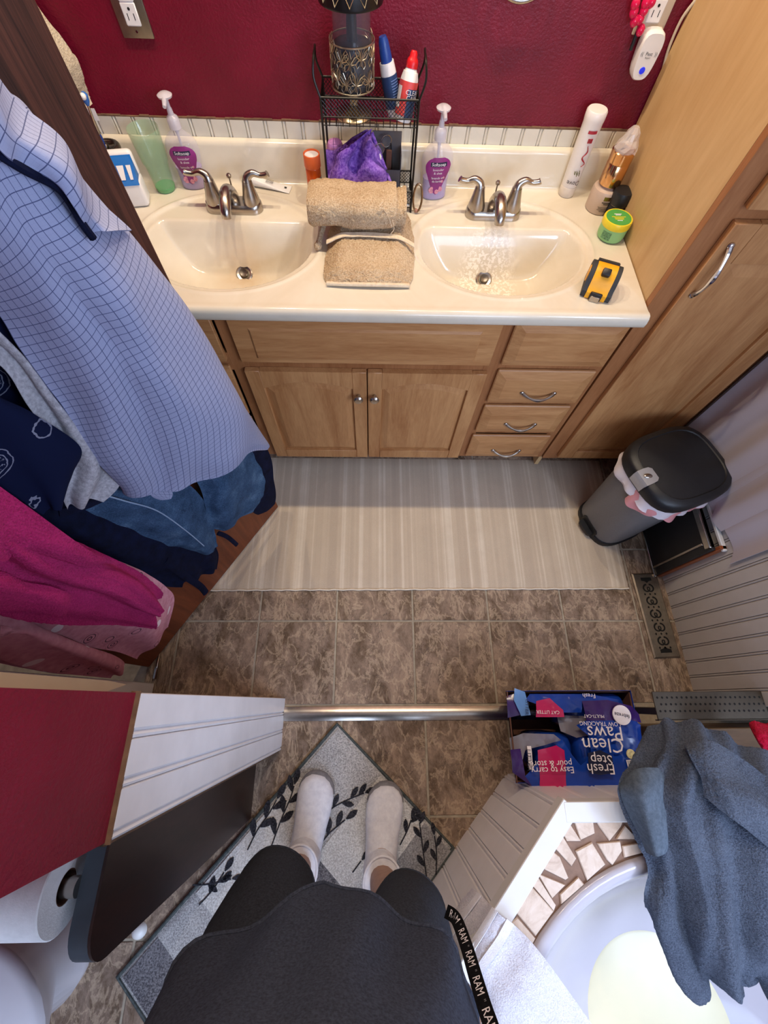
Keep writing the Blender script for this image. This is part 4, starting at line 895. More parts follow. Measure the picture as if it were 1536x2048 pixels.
# tape measure
tm0 = Zp(1203, 560, CZ+.03); tmx = Matrix.Translation((tm0.x, tm0.y, Zc)) @ Matrix.Rotation(math.radians(-28), 4, 'Z') @ Matrix.Rotation(math.radians(-6), 4, 'Y')
tmx = Matrix.Translation((tm0.x, tm0.y, Zc)) @ Matrix.Rotation(math.radians(-112), 4, 'Z') @ Matrix.Scale(1.15, 4)
tm = thing('tape_measure', (tm0.x, tm0.y, Zc), 'yellow and black tape measure on the corner of the counter', 'tape measure')
def tprof(s=1.0, n=8):
    pts = [(-.036, .004), (-.032, 0), (.034, 0), (.037, .004), (.037, .016), (.030, .022), (.026, .034)]
    for i in range(n+1): a = PI*.12+PI*.88*i/n; pts.append((-.006+.031*math.cos(a), .030+.027*math.sin(a)))
    return [((x)*s, .03+(z-.03)*s) for x, z in pts]
def tpr(s, y0, y1): return MB().prism([(x, y0, z) for x, z in tprof(s)], (0, y1-y0, 0)).xf(tmx)
obj('shell', tpr(1.0, -.022, .022), M_TAPEY, tm)
for sg in (-1, 1):
    gpm = MB().prism([(x, sg*.022, z) for x, z in tprof(.96)], (0, sg*.010, 0)).xf(tmx); obj('grip', gpm, M_RUBBER, tm)
    obj('side_badge', MB().lathe([(.019, 0), (.0185, .0015), (.002, .002)], tmx @ Vector((-.005, sg*.032, .030)), 20, axis=tmx.to_3x3() @ Vector((0, sg, 0))), M_TAPEY, tm)
obj('top_grip', MB().prism([(-.0385, -.0225, .036), (-.031, -.0225, .052), (-.014, -.0225, .0595), (-.014, -.0225, .0555), (-.024, -.0225, .049), (-.031, -.0225, .035)], (0, .045, 0)).xf(tmx), M_RUBBER, tm)
obj('lock_button', MB().box((.004, -.009, .044), (.020, .009, .060), .003, 2, tmx @ Matrix.Translation((.012, 0, .05)) @ Matrix.Rotation(.6, 4, 'Y') @ Matrix.Translation((-.012, 0, -.05))), M_BLACK, tm)
obj('mouth', MB().box((.034, -.013, .002), (.0405, .013, .020), .002, 1, tmx), M_BLACK, tm); obj('hook', MB().box((.0405, -.010, .000), (.0420, .010, .013), .0004, 1, tmx), M_STEEL, tm)
# ================================================================ things on the back wall
def outlet(x0, x1, z0, z1, pmat, label, nm='outlet'):
    t_ = thing(nm, ((x0+x1)/2, WY, z0), label, 'outlet'); y = WY
    pl = obj('cover_plate', MB().box((x0, y-.006, z0), (x1, y, z1), .0025, 2), pmat, t_); xm = (x0+x1)/2
    for zc in (z0+.040, z1-.040):
        fcp = obj('receptacle', MB().box((xm-.0165, y-.0085, zc-.019), (xm+.0165, y-.005, zc+.019), .002), M_WHITEPL, t_)
        sl = MB().box((xm-.0078, y-.0089, zc-.009), (xm-.0062, y-.0083, zc+.002)).box((xm+.0062, y-.0089, zc-.009), (xm+.0078, y-.0083, zc+.002)).lathe([(.0028, 0), (.0028, .0006)], (xm, y-.0083, zc+.009), 10, axis=(0, -1, 0)); obj('slots', sl, M_HOLE, fcp, smooth=False)
    obj('screw', MB().lathe([(.003, 0), (.0025, .001)], (xm, y-.006, (z0+.012)), 10, axis=(0, -1, 0)), M_CHROME, t_)
outlet(-.588, -.517, 1.150, 1.268, M_PLATE, 'pewter outlet plate on the red wall above the soap bottle')
outlet(.598, .668, 1.185, 1.303, M_IVORY, 'ivory outlet on the red wall above the pest repeller')
ps = thing('pest_repeller', (.642, WY, 1.115), 'white plug-in pest repeller with a blue light on the wall', 'plug-in device')
R_ = []
for y, k in ((WY-.012, 1.0), (WY-.034, 1.0), (WY-.040, .93)):
    ring = []
    for a in range(28):
        t__ = 2*PI*a/28; c, s = math.cos(t__), math.sin(t__); r = (abs(c)**3.5+abs(s)**3.5)**(-1/3.5)
        zz = s*r*.043*k; ring.append(Vector((.643+c*r*(.0245+.0035*(zz/.043))*k, y, 1.160+zz)))
    R_.append(ring)
obj('housing', MB().rings(R_), M_WHITEPL, ps); obj('plug_body', MB().box((.622, WY-.012, 1.17), (.662, WY-.006, 1.2)), M_IVORY, ps)
obj('light_button', MB().lathe([(.0068, 0), (.0062, .0012), (.001, .0016)], (.643, WY-.040, 1.137), 20, axis=(0, -1, 0)), M_BLUELED, ps)
fn = plane_fn((.643, WY-.0405, 1.166), (1, 0, 0), (0, 0, 1)); letter('lettering', '((  Pest  ))', .0095, fn, M_BKINK, ps); letter('lettering', 'Reject', .005, plane_fn((.643, WY-.0405, 1.1595), (1, 0, 0), (0, 0, 1)), M_BKINK, ps)
nb = thing('berry_night_light', (.598, WY, 1.16), 'pink crystal berry night light plugged in beside the pest repeller', 'night light')
obj('stem', MB().tube([(.606, WY-.006, 1.245), (.602, WY-.02, 1.20), (.604, WY-.02, 1.165)], .004, 8), M_BKINK, nb)
for (px, py) in ((1271, 8), (1268, 24), (1288, 22), (1292, 6), (1269, 42), (1281, 60), (1280, 38), (1303, 4)):
    p = Yp(px, py, WY-.028); obj('berry', MB().sphere(p, .0092, 14, 10, (1, 1, 1.15)), M_BERRY, nb)
cord = spline([Yp(1400, -10, WY-.02), Yp(1365, 35, WY-.012), Yp(1340, 90, WY-.008), Yp(1328, 130, WY-.006), Yp(1318, 170, WY-.006), Yp(1305, 210, WY-.006), Yp(1292, 240, WY-.012), Vector((.694, WY-.012, .968))], 6)
tag(obj('power_cord', MB().tube(cord, .0032, 8), M_IVORY, org=(.69, WY, .968)), 'beige power cord hanging down the corner by the linen cabinet', 'cord')
rgw = MB(); c_ = Vector((.315, WY-.028, 1.305))
rgw.tube([c_+Vector((.066*math.cos(a*PI/24), 0, .066*math.sin(a*PI/24))) for a in range(48)], .006, 10, True)
tr_ = thing('towel_ring', (.315, WY, 1.24), 'silver rope-edged towel ring high on the red wall', 'towel ring'); obj('ring', rgw, M_STEEL, tr_); obj('mount', MB().tube([(.315, WY, 1.371), (.315, WY-.028, 1.371)], .012, 14), M_STEEL, tr_)
rows = [[Vector((x, y, z)) for x, y in ((-.80, WY-.01), (-.775, WY-.05), (-.755, WY-.03), (-.735+dx, WY-.06), (-.720+dx, WY-.02))] for z, dx in ((1.50, -.05), (1.35, -.04), (1.22, -.03), (1.14, .0), (1.11, .008), (1.07, .0), (1.045, -.004))]
bt = thing('bath_towel', (-.76, WY-.03, 1.04), 'beige terry towel hanging on the red wall behind the door edge', 'towel')
obj('pile', net(rows, 24, 40, None, .006, .004, fz=200), M_BEIGE, bt); obj('hem', net([[p+Vector((0, -.003, dz)) for p in rows[-1]] for dz in (.012, 0, -.012)], 20, 4, None, .004), M_TANBAND, bt)
obj('care_tag', MB().box((-.738, WY-.05, 1.010), (-.712, WY-.049, 1.035)), M_WHITEPL, bt)
obj('towel_bar', MB().tube([(-.90, WY-.035, 1.50), (-.70, WY-.035, 1.50)], .007, 10), M_STEEL, bt)
# ================================================================ on the floor
rug = thing('striped_rug', (.2, .67, 0), 'beige striped runner rug in front of the vanity', 'rug')
rm = MB(); nxr, nyr = 60, 24
for j in range(nyr+1):
    for i in range(nxr+1):
        x = -.64+1.645*i/nxr; y = .392+.585*j/nyr+.010*(i/nxr)*(1-j/nyr)
        edge = min(i, j, nxr-i, nyr-j) == 0
        rm.v.append(Vector((x, y, .0015 if edge else .0065+.0012*noise.noise(Vector((x*6, y*6, 0))))))
rm.f = [(j*(nxr+1)+i, j*(nxr+1)+i+1, (j+1)*(nxr+1)+i+1, (j+1)*(nxr+1)+i) for j in range(nyr) for i in range(nxr)]
obj('pile', rm, M_RUG, rug)
fb_ = MB(); pts = [(-.64+1.645*i/90, .390+.010*i/90+.0012*math.sin(i*1.9), .004) for i in range(91)]
fb_.tube(pts, .0032, 6); obj('bound_edge', fb_, M_RUGEDGE, rug)
# floor register
rc = [Zp(*p, 0) for p in ((1258, 1147), (1308, 1147), (1362, 1315), (1310, 1318))]
ctr = sum(rc, Vector())/4; ctr.x = 1.083
ey = ((rc[2]+rc[3])-(rc[0]+rc[1])).normalized(); ey = Vector((.03, -1, 0)).normalized(); ex = Vector((-ey.y, ey.x, 0)); RW, RL = .050, .160
def rp(a, b, z): return ctr+ex*a+ey*b+Vector((0, 0, z))
rgt = thing('floor_register', (ctr.x, ctr.y, 0), 'nickel floor register with scroll cut-outs beside the rug corner', 'floor vent')
R_ = [[rp(a*k, b-(RL*(1-k) if b > 0 else -RL*(1-k))*0.3, z) for a, b in ((-RW, -RL), (RW, -RL), (RW, RL), (-RW, RL))] for k, z in ((1, .0005), (1, .004), (.9, .008))]
obj('plate', MB().rings(R_), M_PLATE, rgt, ang=20)
sc_m = MB()
def scroll(cx_, cy_, s, sg):
    pts = []
    for i in range(15):
        a = i/14*PI*1.75; r = s*(1-.45*i/14); pts.append(rp(cx_+sg*(s*.15+r*math.sin(a)), cy_+s*.1-r*math.cos(a), .0082))
    sc_m.tube(pts, [.0036*(1-.3*i/14) for i in range(15)], 6, flat=.12)
for k in range(5):
    for sg in (-1, 1):
        scroll(.003*sg, -.100+.050*k, .016, sg)
    for dx in (-.02, 0, .02): sc_m.prism([rp(dx-.004, -.076+.05*k, .0083), rp(dx, -.081+.05*k, .0083), rp(dx+.004, -.076+.05*k, .0083), rp(dx, -.071+.05*k, .0083)], (0, 0, .0003))
for b in (-1, 1): sc_m.prism([rp(a, b*c, .0083) for a, c in ((-.021, .142), (.021, .142), (.021, .130), (.008, .127), (0, .120), (-.008, .127), (-.021, .130))], (0, 0, .0003))
obj('scroll_openings', sc_m, M_HOLE, rgt, smooth=False)
# ---- pedal bin
fd = Vector((-.93, -.36, 0)).normalized(); sdv = Vector((-fd.y, fd.x, 0)); cc = Vector((.985, .690, .0078))
bin_ = thing('trash_can', (cc.x, cc.y, .0078), 'grey pedal trash can with black lid by the linen cabinet', 'trash can')
def se(a, b, k, z, n=3.2, m=44, fr=0.0, sh=0.0):
    ring = []
    for j in range(m):
        t__ = 2*PI*j/m; c, s = math.cos(t__), math.sin(t__); r = (abs(c)**n+abs(s)**n)**(-1/n)
        ff_ = c*r*a*k; ring.append(cc+fd*(ff_+sh)+sdv*(s*r*b*k*(1-fr*(.5-.5*c)))+Vector((0, 0, z)))
    return ring
A_, B_ = .142, .128
obj('body', MB().rings([se(A_, B_, .80+.17*f, .02+.40*f) for f in [i/10 for i in range(11)]]), M_CANGREY, bin_)
obj('base_rim', MB().rings([se(A_, B_, .83, 0), se(A_, B_, .84, .012), se(A_, B_, .835, .024), se(A_, B_, .81, .028)]), M_BLACK, bin_)
lidm = MB().rings([se(A_, B_, 1.0, .412), se(A_, B_, 1.06, .414), se(A_, B_, 1.08, .43), se(A_, B_, 1.07, .452), se(A_, B_, 1.02, .462), se(A_, B_, .90, .467), se(A_, B_, .88, .464), se(A_, B_, .6, .472), se(A_, B_, .3, .475), se(A_, B_, .02, .476)])
ldo = obj('lid', lidm, M_BLACK, bin_, ang=50)
lt_ = MB(); q = cc+fd*(A_*1.05)
R_ = [[q+fd*a+sdv*(s_*b)+Vector((0, 0, z)) for s_ in (-1, -.7, .7, 1)] for a, b, z in ((.008, .026, .425), (.009, .027, .452), (.002, .028, .464), (-.018, .028, .4685), (-.034, .026, .4705), (-.044, .018, .470))]
vs = [p for r in R_ for p in r]; lt_.add(vs, [(i*4+j, i*4+j+1, (i+1)*4+j+1, (i+1)*4+j) for i in range(5) for j in range(3)])
obj('latch', lt_, plain('silver_latch', '#a8a8ac', .3, .4, var=.05), ldo); obj('latch_dimple', MB().sphere(q+fd*(-.018)+Vector((0, 0, .4685)), .012, 14, 8, (1.2, .7, .25)), M_STEEL, ldo)
qb = cc+fd*(A_*.80)
obj('pedal_recess', MB().prism([qb+fd*.004+sdv*a+Vector((0, 0, z)) for a, z in ((-.045, .0), (.045, .0), (.045, .045), (.035, .058), (-.035, .058), (-.045, .045))], fd*-.02), M_BLACK, bin_)
obj('pedal', MB().prism([qb+fd*b+sdv*a+Vector((0, 0, .018)) for a, b in ((-.036, .0), (-.036, .018), (-.028, .026), (.028, .026), (.036, .018), (.036, 0))], (0, 0, .012)), M_BLACK, bin_)
def bag(mat, z0, z1, k0, k1, a0, a1, seed, name):
    m = MB(); n = 60; vs = []
    for i, f in enumerate((0, .35, .7, 1)):
        for j in range(n+1):
            t__ = a0+(a1-a0)*j/n; c, s = math.cos(t__), math.sin(t__); r = (abs(c)**3.2+abs(s)**3.2)**(-1/3.2)
            dr = .012*f*noise.noise(Vector((t__*2.2, f*2, seed)))+.005*f*math.sin(t__*13+seed); k = k0+(k1-k0)*f
            zz = z0+(z1-z0)*f*(1+.45*noise.noise(Vector((t__*1.7, 4, seed)))); vs.append(cc+fd*(c*r*A_*k+c*dr)+sdv*(s*r*B_*k+s*dr)+Vector((0, 0, zz)))
    m.add(vs, [(i*(n+1)+j, i*(n+1)+j+1, (i+1)*(n+1)+j+1, (i+1)*(n+1)+j) for i in range(3) for j in range(n)]); return obj(name, m, mat, bin_)
bag(M_BAGW, .418, .372, 1.02, 1.06, -1.3, PI*1.2, 2, 'bag_liner'); bag(M_BAGP, .412, .352, 1.015, 1.05, .1, 2.2, 5, 'pink_bag_liner')
# ---- black framed panel against the white wall
bp = thing('framed_panel', (1.135, .58, 0), 'black panel in a pale metal frame standing against the white wall', 'panel')
x0_, x1_ = 1.112, RX-.008; yl, yh, zh = .447, .74, .345
obj('panel', MB().box((x0_+.006, yl+.004, .008), (x0_+.018, yh, zh-.02), .001), M_BLACKPANEL, bp)
obj('wooden_side', MB().box((x0_+.018, yl, 0), (x1_, yl+.012, zh), .001), M_REDWOOD, bp)
obj('bottom_bar', MB().box((x0_, yl-.002, 0), (x0_+.016, yh, .016), .002), M_STEEL, bp); obj('upright_bar', MB().box((x0_+.001, yl+.030, .016), (x0_+.012, yl+.038, zh-.05), .001), M_STEEL, bp)
obj('top_bar', MB().box((x0_, yl+.012, zh-.045), (x0_+.02, yh, zh-.02), .002), M_STEEL, bp); obj('top_rail', MB().box((x0_+.026, yl-.006, zh-.012), (x1_, yh, zh), .002), M_WHITEPAINT, bp)
# ---- sheer curtain on the right wall
ct_ = thing('sheer_curtain', (1.12, .68, .34), 'white sheer curtain hanging on the beadboard wall behind the trash can', 'curtain')
def curt(y0, y1, zlow, x0, ph, n=9):
    rows = []
    for z, f in ((1.9, .5), (1.4, .7), (1.0, .9), (.7, 1), (.5, 1.1), (zlow, 1.15)):
        rows.append([Vector((x0+.007*math.sin(ph+i*2.1)*f, y0+(y1-y0)*i/n+(.006*math.sin(i*1.7) if z < .8 else 0), z+(.018*math.sin(i*1.3+ph) if z == zlow else 0))) for i in range(n+1)])
    return net(rows, 60, 40, None, .0012)
obj('front_layer', curt(.905, .50, .37, 1.134, .3), M_CURTAIN, ct_); obj('back_layer', curt(.70, .40, .36, 1.143, 1.2, 7), M_CURTAIN, ct_); obj('curtain_rod', MB().tube([(1.138, .35, 1.9), (1.138, .915, 1.9)], .008, 10), M_WHITEPL, ct_)
# ---- litter pack
LB0, LB1, LW0, LW1, LH = .412, .802, -.214, .026, .235
lit = thing('litter_pack', ((LB0+LB1)/2, (LW0+LW1)/2, 0), 'torn blue and purple cat litter pack standing by the tub', 'pack')
obj('carton', MB().prism([(LB0+.07, LW0, 0), (LB1, LW0, 0), (LB1, LW0, LH-.02), (LB0+.006, LW0, LH-.02)], (0, .004, 0)).prism([(LB0+.07, LW1-.004, 0), (LB1, LW1-.004, 0), (LB1, LW1-.004, LH-.02), (LB0+.006, LW1-.004, LH-.02)], (0, .004, 0)).add([(LB0+.07, LW0, 0), (LB0+.07, LW1, 0), (LB0, LW1, LH-.005), (LB0, LW0, LH-.005), (LB0+.074, LW0, 0), (LB0+.074, LW1, 0), (LB0+.004, LW1, LH-.005), (LB0+.004, LW0, LH-.005)], [(0, 1, 2, 3), (7, 6, 5, 4), (0, 4, 5, 1), (1, 5, 6, 2), (2, 6, 7, 3), (3, 7, 4, 0)]).box((LB1-.004, LW0, 0), (LB1, LW1, LH-.02)).box((LB0+.074, LW0, 0), (LB1, LW1, .004)), M_CARD, lit, smooth=False)
def film(poly, z, mat, name, parent, bul=.012, th=.0015):
    """crumpled film over the pack: polygon given in photo pixels on the top of the pack"""
    P = [Zp(a, b, z) for a, b in poly]
    bm = bmesh.new(); vs = [bm.verts.new(p) for p in P]; f = bm.faces.new(vs); bmesh.ops.triangulate(bm, faces=[f])
    for _ in range(4): bmesh.ops.subdivide_edges(bm, edges=[e for e in bm.edges if e.calc_length() > .016], cuts=1, use_grid_fill=False); bmesh.ops.triangulate(bm, faces=bm.faces[:])
    c = Vector(((LB0+LB1)/2, (LW0+LW1)/2, z))
    for v in bm.verts:
        u_, w_ = (v.co.x-c.x)/(LB1-LB0)*2, (v.co.y-c.y)/(LW1-LW0)*2
        v.co.z += bul*max(0, 1-u_*u_)*max(0, 1-w_*w_)+.006*noise.noise(v.co*22)+.003*noise.noise(v.co*70)-.03*max(0, abs(w_)-.85)-.03*max(0, abs(u_)-.9)
    bm.verts.index_update(); m = MB(); n = len(bm.verts); top_ = [v.co.copy() for v in bm.verts]
    m.add(top_, [[v.index for v in f.verts] for f in bm.faces]); bm.free()
    o = obj(name, m, mat, parent); return o
L0 = LH
obj('side_film', MB().add([(LB0+.0685, LW0, .001), (LB0+.0685, LW1, .001), (LB0-.0015, LW1, LH-.008), (LB0-.0015, LW0, LH-.008)], [(0, 1, 2, 3)]), M_PKPURP, lit, smooth=False); obj('side_film', MB().prism([(LB0+.07, LW1+.0002, .002), (LB1, LW1+.0002, .002), (LB1, LW1+.0002, LH-.012), (LB0, LW1+.0002, LH-.012)], (0, .0013, 0)), M_PKBLUE, lit, smooth=False); obj('side_film', MB().box((LB1+.0002, LW0, .002), (LB1+.0015, LW1, LH-.015)), M_PKBLUE, lit, smooth=False); obj('side_film', MB().prism([(LB0+.07, LW0-.0015, .002), (LB1, LW0-.0015, .002), (LB1, LW0-.0015, LH-.012), (LB0, LW0-.0015, LH-.012)], (0, .0013, 0)), M_PKBLUE, lit, smooth=False)
fb1 = film([(1150, 1450), (1172, 1440), (1262, 1436), (1282, 1450), (1290, 1500), (1298, 1545), (1270, 1575), (1100, 1578), (1068, 1576), (1050, 1552), (1120, 1478), (1142, 1510), (1160, 1530), (1180, 1512), (1172, 1470)], L0, M_PKBLUE, 'blue_film', lit)
film([(1162, 1402), (1215, 1400), (1262, 1412), (1280, 1428), (1284, 1446), (1262, 1440), (1170, 1441)], L0+.001, M_PKPURP, 'purple_film', lit)
film([(1060, 1388), (1180, 1388), (1240, 1400), (1215, 1402), (1162, 1404), (1160, 1425), (1120, 1425), (1050, 1400)], L0, M_PKBLUE, 'blue_film', lit)
film([(1014, 1392), (1034, 1386), (1040, 1430), (1016, 1436)], L0, M_PKPURP, 'purple_film', lit)
film([(1030, 1376), (1050, 1384), (1060, 1430), (1042, 1432), (1028, 1400)], L0+.012, M_PKSKY, 'sky_film', lit)
film([(1072, 1402), (1098, 1396), (1124, 1420), (1126, 1434), (1070, 1434)], L0+.002, M_PKPINK, 'pink_film', lit)
film([(1020, 1476), (1045, 1466), (1105, 1468), (1120, 1480), (1050, 1500), (1040, 1530), (1026, 1522)], L0-.008, M_BAGGREY, 'clear_film', lit)
film([(1022, 1500), (1040, 1497), (1050, 1552), (1068, 1576), (1046, 1560), (1026, 1545)], L0, M_PKPURP, 'purple_film', lit)
film([(1074, 1500), (1110, 1490), (1126, 1500), (1134, 1576), (1082, 1577)], L0+.004, M_PKPINK, 'magenta_film', lit)
film([(1054, 1492), (1062, 1492), (1066, 1540), (1058, 1540)], L0+.005, M_WINK, 'white_strip', lit, 0.010)
film([(1110, 1430), (1172, 1432), (1176, 1470), (1150, 1475), (1118, 1462)], L0-.03, M_BAGGREY, 'clear_film', lit)
obj('litter_bag', MB().box((LB0+.078, -.205, .006), (LB0+.19, -.09, L0-.025), .03, 3).box((LB0+.20, -.205, .006), (LB1-.01, -.085, L0-.02), .03, 3).box((LB0+.19, -.08, .006), (LB1-.01, .02, L0-.03), .03, 3), M_PKBLUE, lit)
def fnp(px, py, ang, z): 
    o = Zp(px, py, z); c, s = math.cos(ang), math.sin(ang); return lambda a, b: o+Vector((-(a*c-b*s), -(a*s+b*c), 0))
ZL = L0+.024; av = -.03
hx = MB(); hp = [Zp(a, b, ZL-.002) for a, b in ((1178, 1545), (1176, 1506), (1200, 1500), (1224, 1512), (1228, 1546), (1200, 1550))]; hx.prism(hp, (0, 0, .0008)); obj('name_patch', hx, M_INK, fb1)
letter('lettering', 'Fresh', .036, fnp(1202, 1537, av, ZL), M_WINK, fb1); letter('lettering', 'Step', .036, fnp(1203, 1519, av, ZL), M_WINK, fb1)
letter('lettering', 'Clean', .052, fnp(1206, 1489, av, ZL), M_WINK, fb1); letter('lettering', 'Paws', .052, fnp(1210, 1465, av, ZL), M_WINK, fb1); letter('lettering', 'LOW TRACKING', .016, fnp(1200, 1447, av, ZL), M_WINK, fb1)
letter('lettering', 'Easy to carry,', .023, fnp(1104, 1540, av+.04, ZL-.002), M_WINK, fb1); letter('lettering', 'pour & store', .023, fnp(1102, 1527, av+.04, ZL-.002), M_WINK, fb1)
letter('lettering', 'MULTI-CAT', .012, fnp(1188, 1432, av, ZL-.004), M_WINK, fb1); letter('lettering', 'CAT LITTER', .013, fnp(1096, 1424, av, ZL-.006), M_WINK, fb1); letter('lettering', 'Fresh', .018, fnp(1178, 1391, av, ZL-.012), M_WINK, fb1)
letter('lettering', 'LITTER', .018, fnp(1058, 1520, 1.5, ZL-.008), M_INK, fb1); letter('lettering', 'LITTER', .014, fnp(1054, 1414, 1.4, ZL-.002), M_INK, fb1)
fz_ = Zp(1244, 1430, ZL-.008); fo = obj('round_seal', MB().lathe([(.027, -.004), (.027, 0), (.001, .0004)], fz_, 28), M_WINK, fb1); letter('lettering', 'febreze', .015, fnp(1244, 1430, av-.15, ZL-.006), M_INK, fo)
bc = MB(); bcp = [Zp(a, b, ZL-.012) for a, b in ((1252, 1520), (1282, 1518), (1286, 1540), (1258, 1542))]; bco = obj('barcode_patch', MB().prism(bcp, (0, 0, .0006)), M_WINK, fb1)
rb = random.Random(2); f = .06
while f < .92:
    wd = rb.choice((.02, .035, .05)); a, b, c, d = (bcp[0].lerp(bcp[1], f), bcp[0].lerp(bcp[1], f+wd), bcp[3].lerp(bcp[2], f+wd), bcp[3].lerp(bcp[2], f)); bc.prism([p+Vector((0, 0, .0007)) for p in (a.lerp(d, .06), b.lerp(c, .06), c.lerp(b, .1), d.lerp(a, .1))], (0, 0, .0002)); f += wd+rb.choice((.025, .04))
obj('barcode', bc, M_BKINK, bco, smooth=False); obj('lemon_print', MB().lathe([(.013, -.001), (.012, .0008), (.001, .001)], Zp(1262, 1508, ZL-.008), 16), plain('lemon_ink', '#d8cf9a', .4, var=.3, nscale=150), fb1)
# ---- low perforated steel shelf, board and bits beside it
pf = thing('perforated_shelf', (1.05, 0, 0), 'low perforated grey steel shelf beside the litter pack', 'shelf')
zs = .30; sx0, sx1, sy0, sy1 = .82, RX-.012, -.052, .022
obj('shelf_plate', MB().box((sx0, sy0, zs-.004), (sx1+.3, sy1-.004, zs), .001).box((sx0, sy0-.002, zs-.02), (sx1+.3, sy0, zs+.004)), M_PERF, pf) if False else obj('shelf_plate', MB().box((sx0, sy0, zs-.004), (sx1, sy1, zs), .001).box((sx0, sy0-.003, zs-.016), (sx1, sy0, zs+.003), .0008), M_PERF, pf)
hl = MB()
for i in range(22):
    for j in range(3): hl.lathe([(.0032, 0), (.0032, .0004)], (sx0+.012+i*.0145+(.007 if j % 2 else 0), -.030+j*.018, zs), 8)
obj('perforation_rows', hl, M_HOLE, pf, smooth=False)
for x in (sx0+.02, sx1-.02): obj('bracket_leg', MB().box((x-.008, -.04, 0), (x+.008, -.02, zs-.004), .002), M_PERF, pf)
tag(obj('brown_board', MB().box((.86, -.135, .0), (1.72, -.075, .27), .003), M_BROWNBOX, org=(1.3, -.1, 0)), 'brown wooden board box between the steel shelf and the tub', 'box')
# ---- patterned mat
m0, m1, m2 = Zp(675, 1448, 0), Zp(912, 1700, 0), Zp(240, 1955, 0)
eu = (m1-m0); eu.z = 0; MU = eu.length-.012; eu.normalize(); evv = Vector((eu.y, -eu.x, 0)); MV = .862
mat_ = thing('bath_mat', m0+eu*MU/2+evv*MV/2, 'grey patchwork bath mat with black leaf sprigs under the feet', 'mat')
def mp(u, v, z=.0): return m0+eu*u+evv*v+Vector((0, 0, z))
pm = MB(); na, nb_ = 40, 64
for j in range(nb_+1):
    for i in range(na+1):
        e = min(i, j, na-i, nb_-j); u_, v_ = MU*i/na, MV*j/nb_
        pm.v.append(mp(u_, v_, .002 if e == 0 else .0085+.001*noise.noise(Vector((u_*30, v_*30, 0)))))
pm.f = [(j*(na+1)+i, j*(na+1)+i+1, (j+1)*(na+1)+i+1, (j+1)*(na+1)+i) for j in range(nb_) for i in range(na)]
pile = obj('pile', pm, M_MATGREY, mat_)
obj('binding', MB().tube([mp(a, b, .005) for a, b in ((0, 0), (MU/2, 0), (MU, 0), (MU, MV/2), (MU, MV), (MU/2, MV), (0, MV), (0, MV/2))], .0055, 8, True), M_MATBIND, mat_)
def patch(u0, u1, v0, v1, mt, z=.0098):
    m = MB(); n = 6; vs = [mp(u0+(u1-u0)*i/n, v0+(v1-v0)*j/n, z) for j in range(n+1) for i in range(n+1)]
    m.add(vs, [(j*(n+1)+i, j*(n+1)+i+1, (j+1)*(n+1)+i+1, (j+1)*(n+1)+i) for j in range(n) for i in range(n)]); obj('patch', m, mt, pile)
patch(.012, .21, .012, .19, M_MATGREY); patch(.21, .50, .012, .14, M_MATPALE); patch(.012, .20, .36, .60, M_MATPALE); patch(.21, .40, .14, .30, M_MATPALE, .0099); patch(.30, .508, .30, .52, M_MATMID); patch(.012, .16, .19, .36, M_MATPALE); patch(.012, .13, .735, .85, M_MATDARK); patch(.16, .36, .30, .40, M_MATDARK, .0097); patch(.40, .508, .012, .2, M_MATMID, .0099); patch(.2, .508, .52, .85, M_MATGREY)
def sprig(px, leaf=.040, gap=.026, sides=(1, -1)):
    P = [Zp(a, b, .011) for a, b in px]; P = spline(P, 8); st = MB().tube(P, .0022, 6, flat=.35); acc = 0; k = 0
    so = obj('leaf_sprig', st, M_MATLEAF, pile)
    for i in range(1, len(P)):
        acc += (P[i]-P[i-1]).length
        if acc >= gap or i == len(P)-1:
            acc = 0; t__ = (P[i]-P[max(0, i-2)]).normalized(); s = sides[k % len(sides)]; k += 1
            ang = 0 if i == len(P)-1 else .55*s; c, sn = math.cos(ang), math.sin(ang); d = Vector((t__.x*c-t__.y*sn, t__.x*sn+t__.y*c, 0)); n_ = Vector((-d.y, d.x, 0))
            prof_ = ((.003, .001), (.010, .0042), (.018, .0062), (.025, .0048), (.031, .0008)); kk = leaf/.024
            lf = [P[i]+d*(a*kk)+n_*(b*kk) for a, b in prof_]+[P[i]+d*(a*kk)-n_*(b*kk) for a, b in reversed(prof_)]
            obj('leaf', MB().prism(lf, (0, 0, .0012)), M_MATLEAF, so, smooth=False)
sprig(((540, 1700), (562, 1640), (580, 1598), (588, 1572))); sprig(((495, 1700), (515, 1660), (538, 1627), (553, 1600)))
sprig(((640, 1640), (662, 1618), (690, 1602), (728, 1586)), .032, .024, (1, 1, -1)); sprig(((854, 1762), (846, 1700), (839, 1645)), .030, .032); sprig(((872, 1750), (873, 1705), (869, 1672)), .028, .03)
sprig(((398, 1810), (425, 1780), (448, 1745)), .034, .03); sprig(((385, 1770), (420, 1768), (462, 1758)), .028, .04, (-1, 1)); sprig(((640, 1690), (660, 1665), (690, 1640)), .036, .03, (1,)); sprig(((705, 1745), (722, 1722)), .030, .05); sprig(((800, 1690), (815, 1660), (822, 1640)), .030, .03)
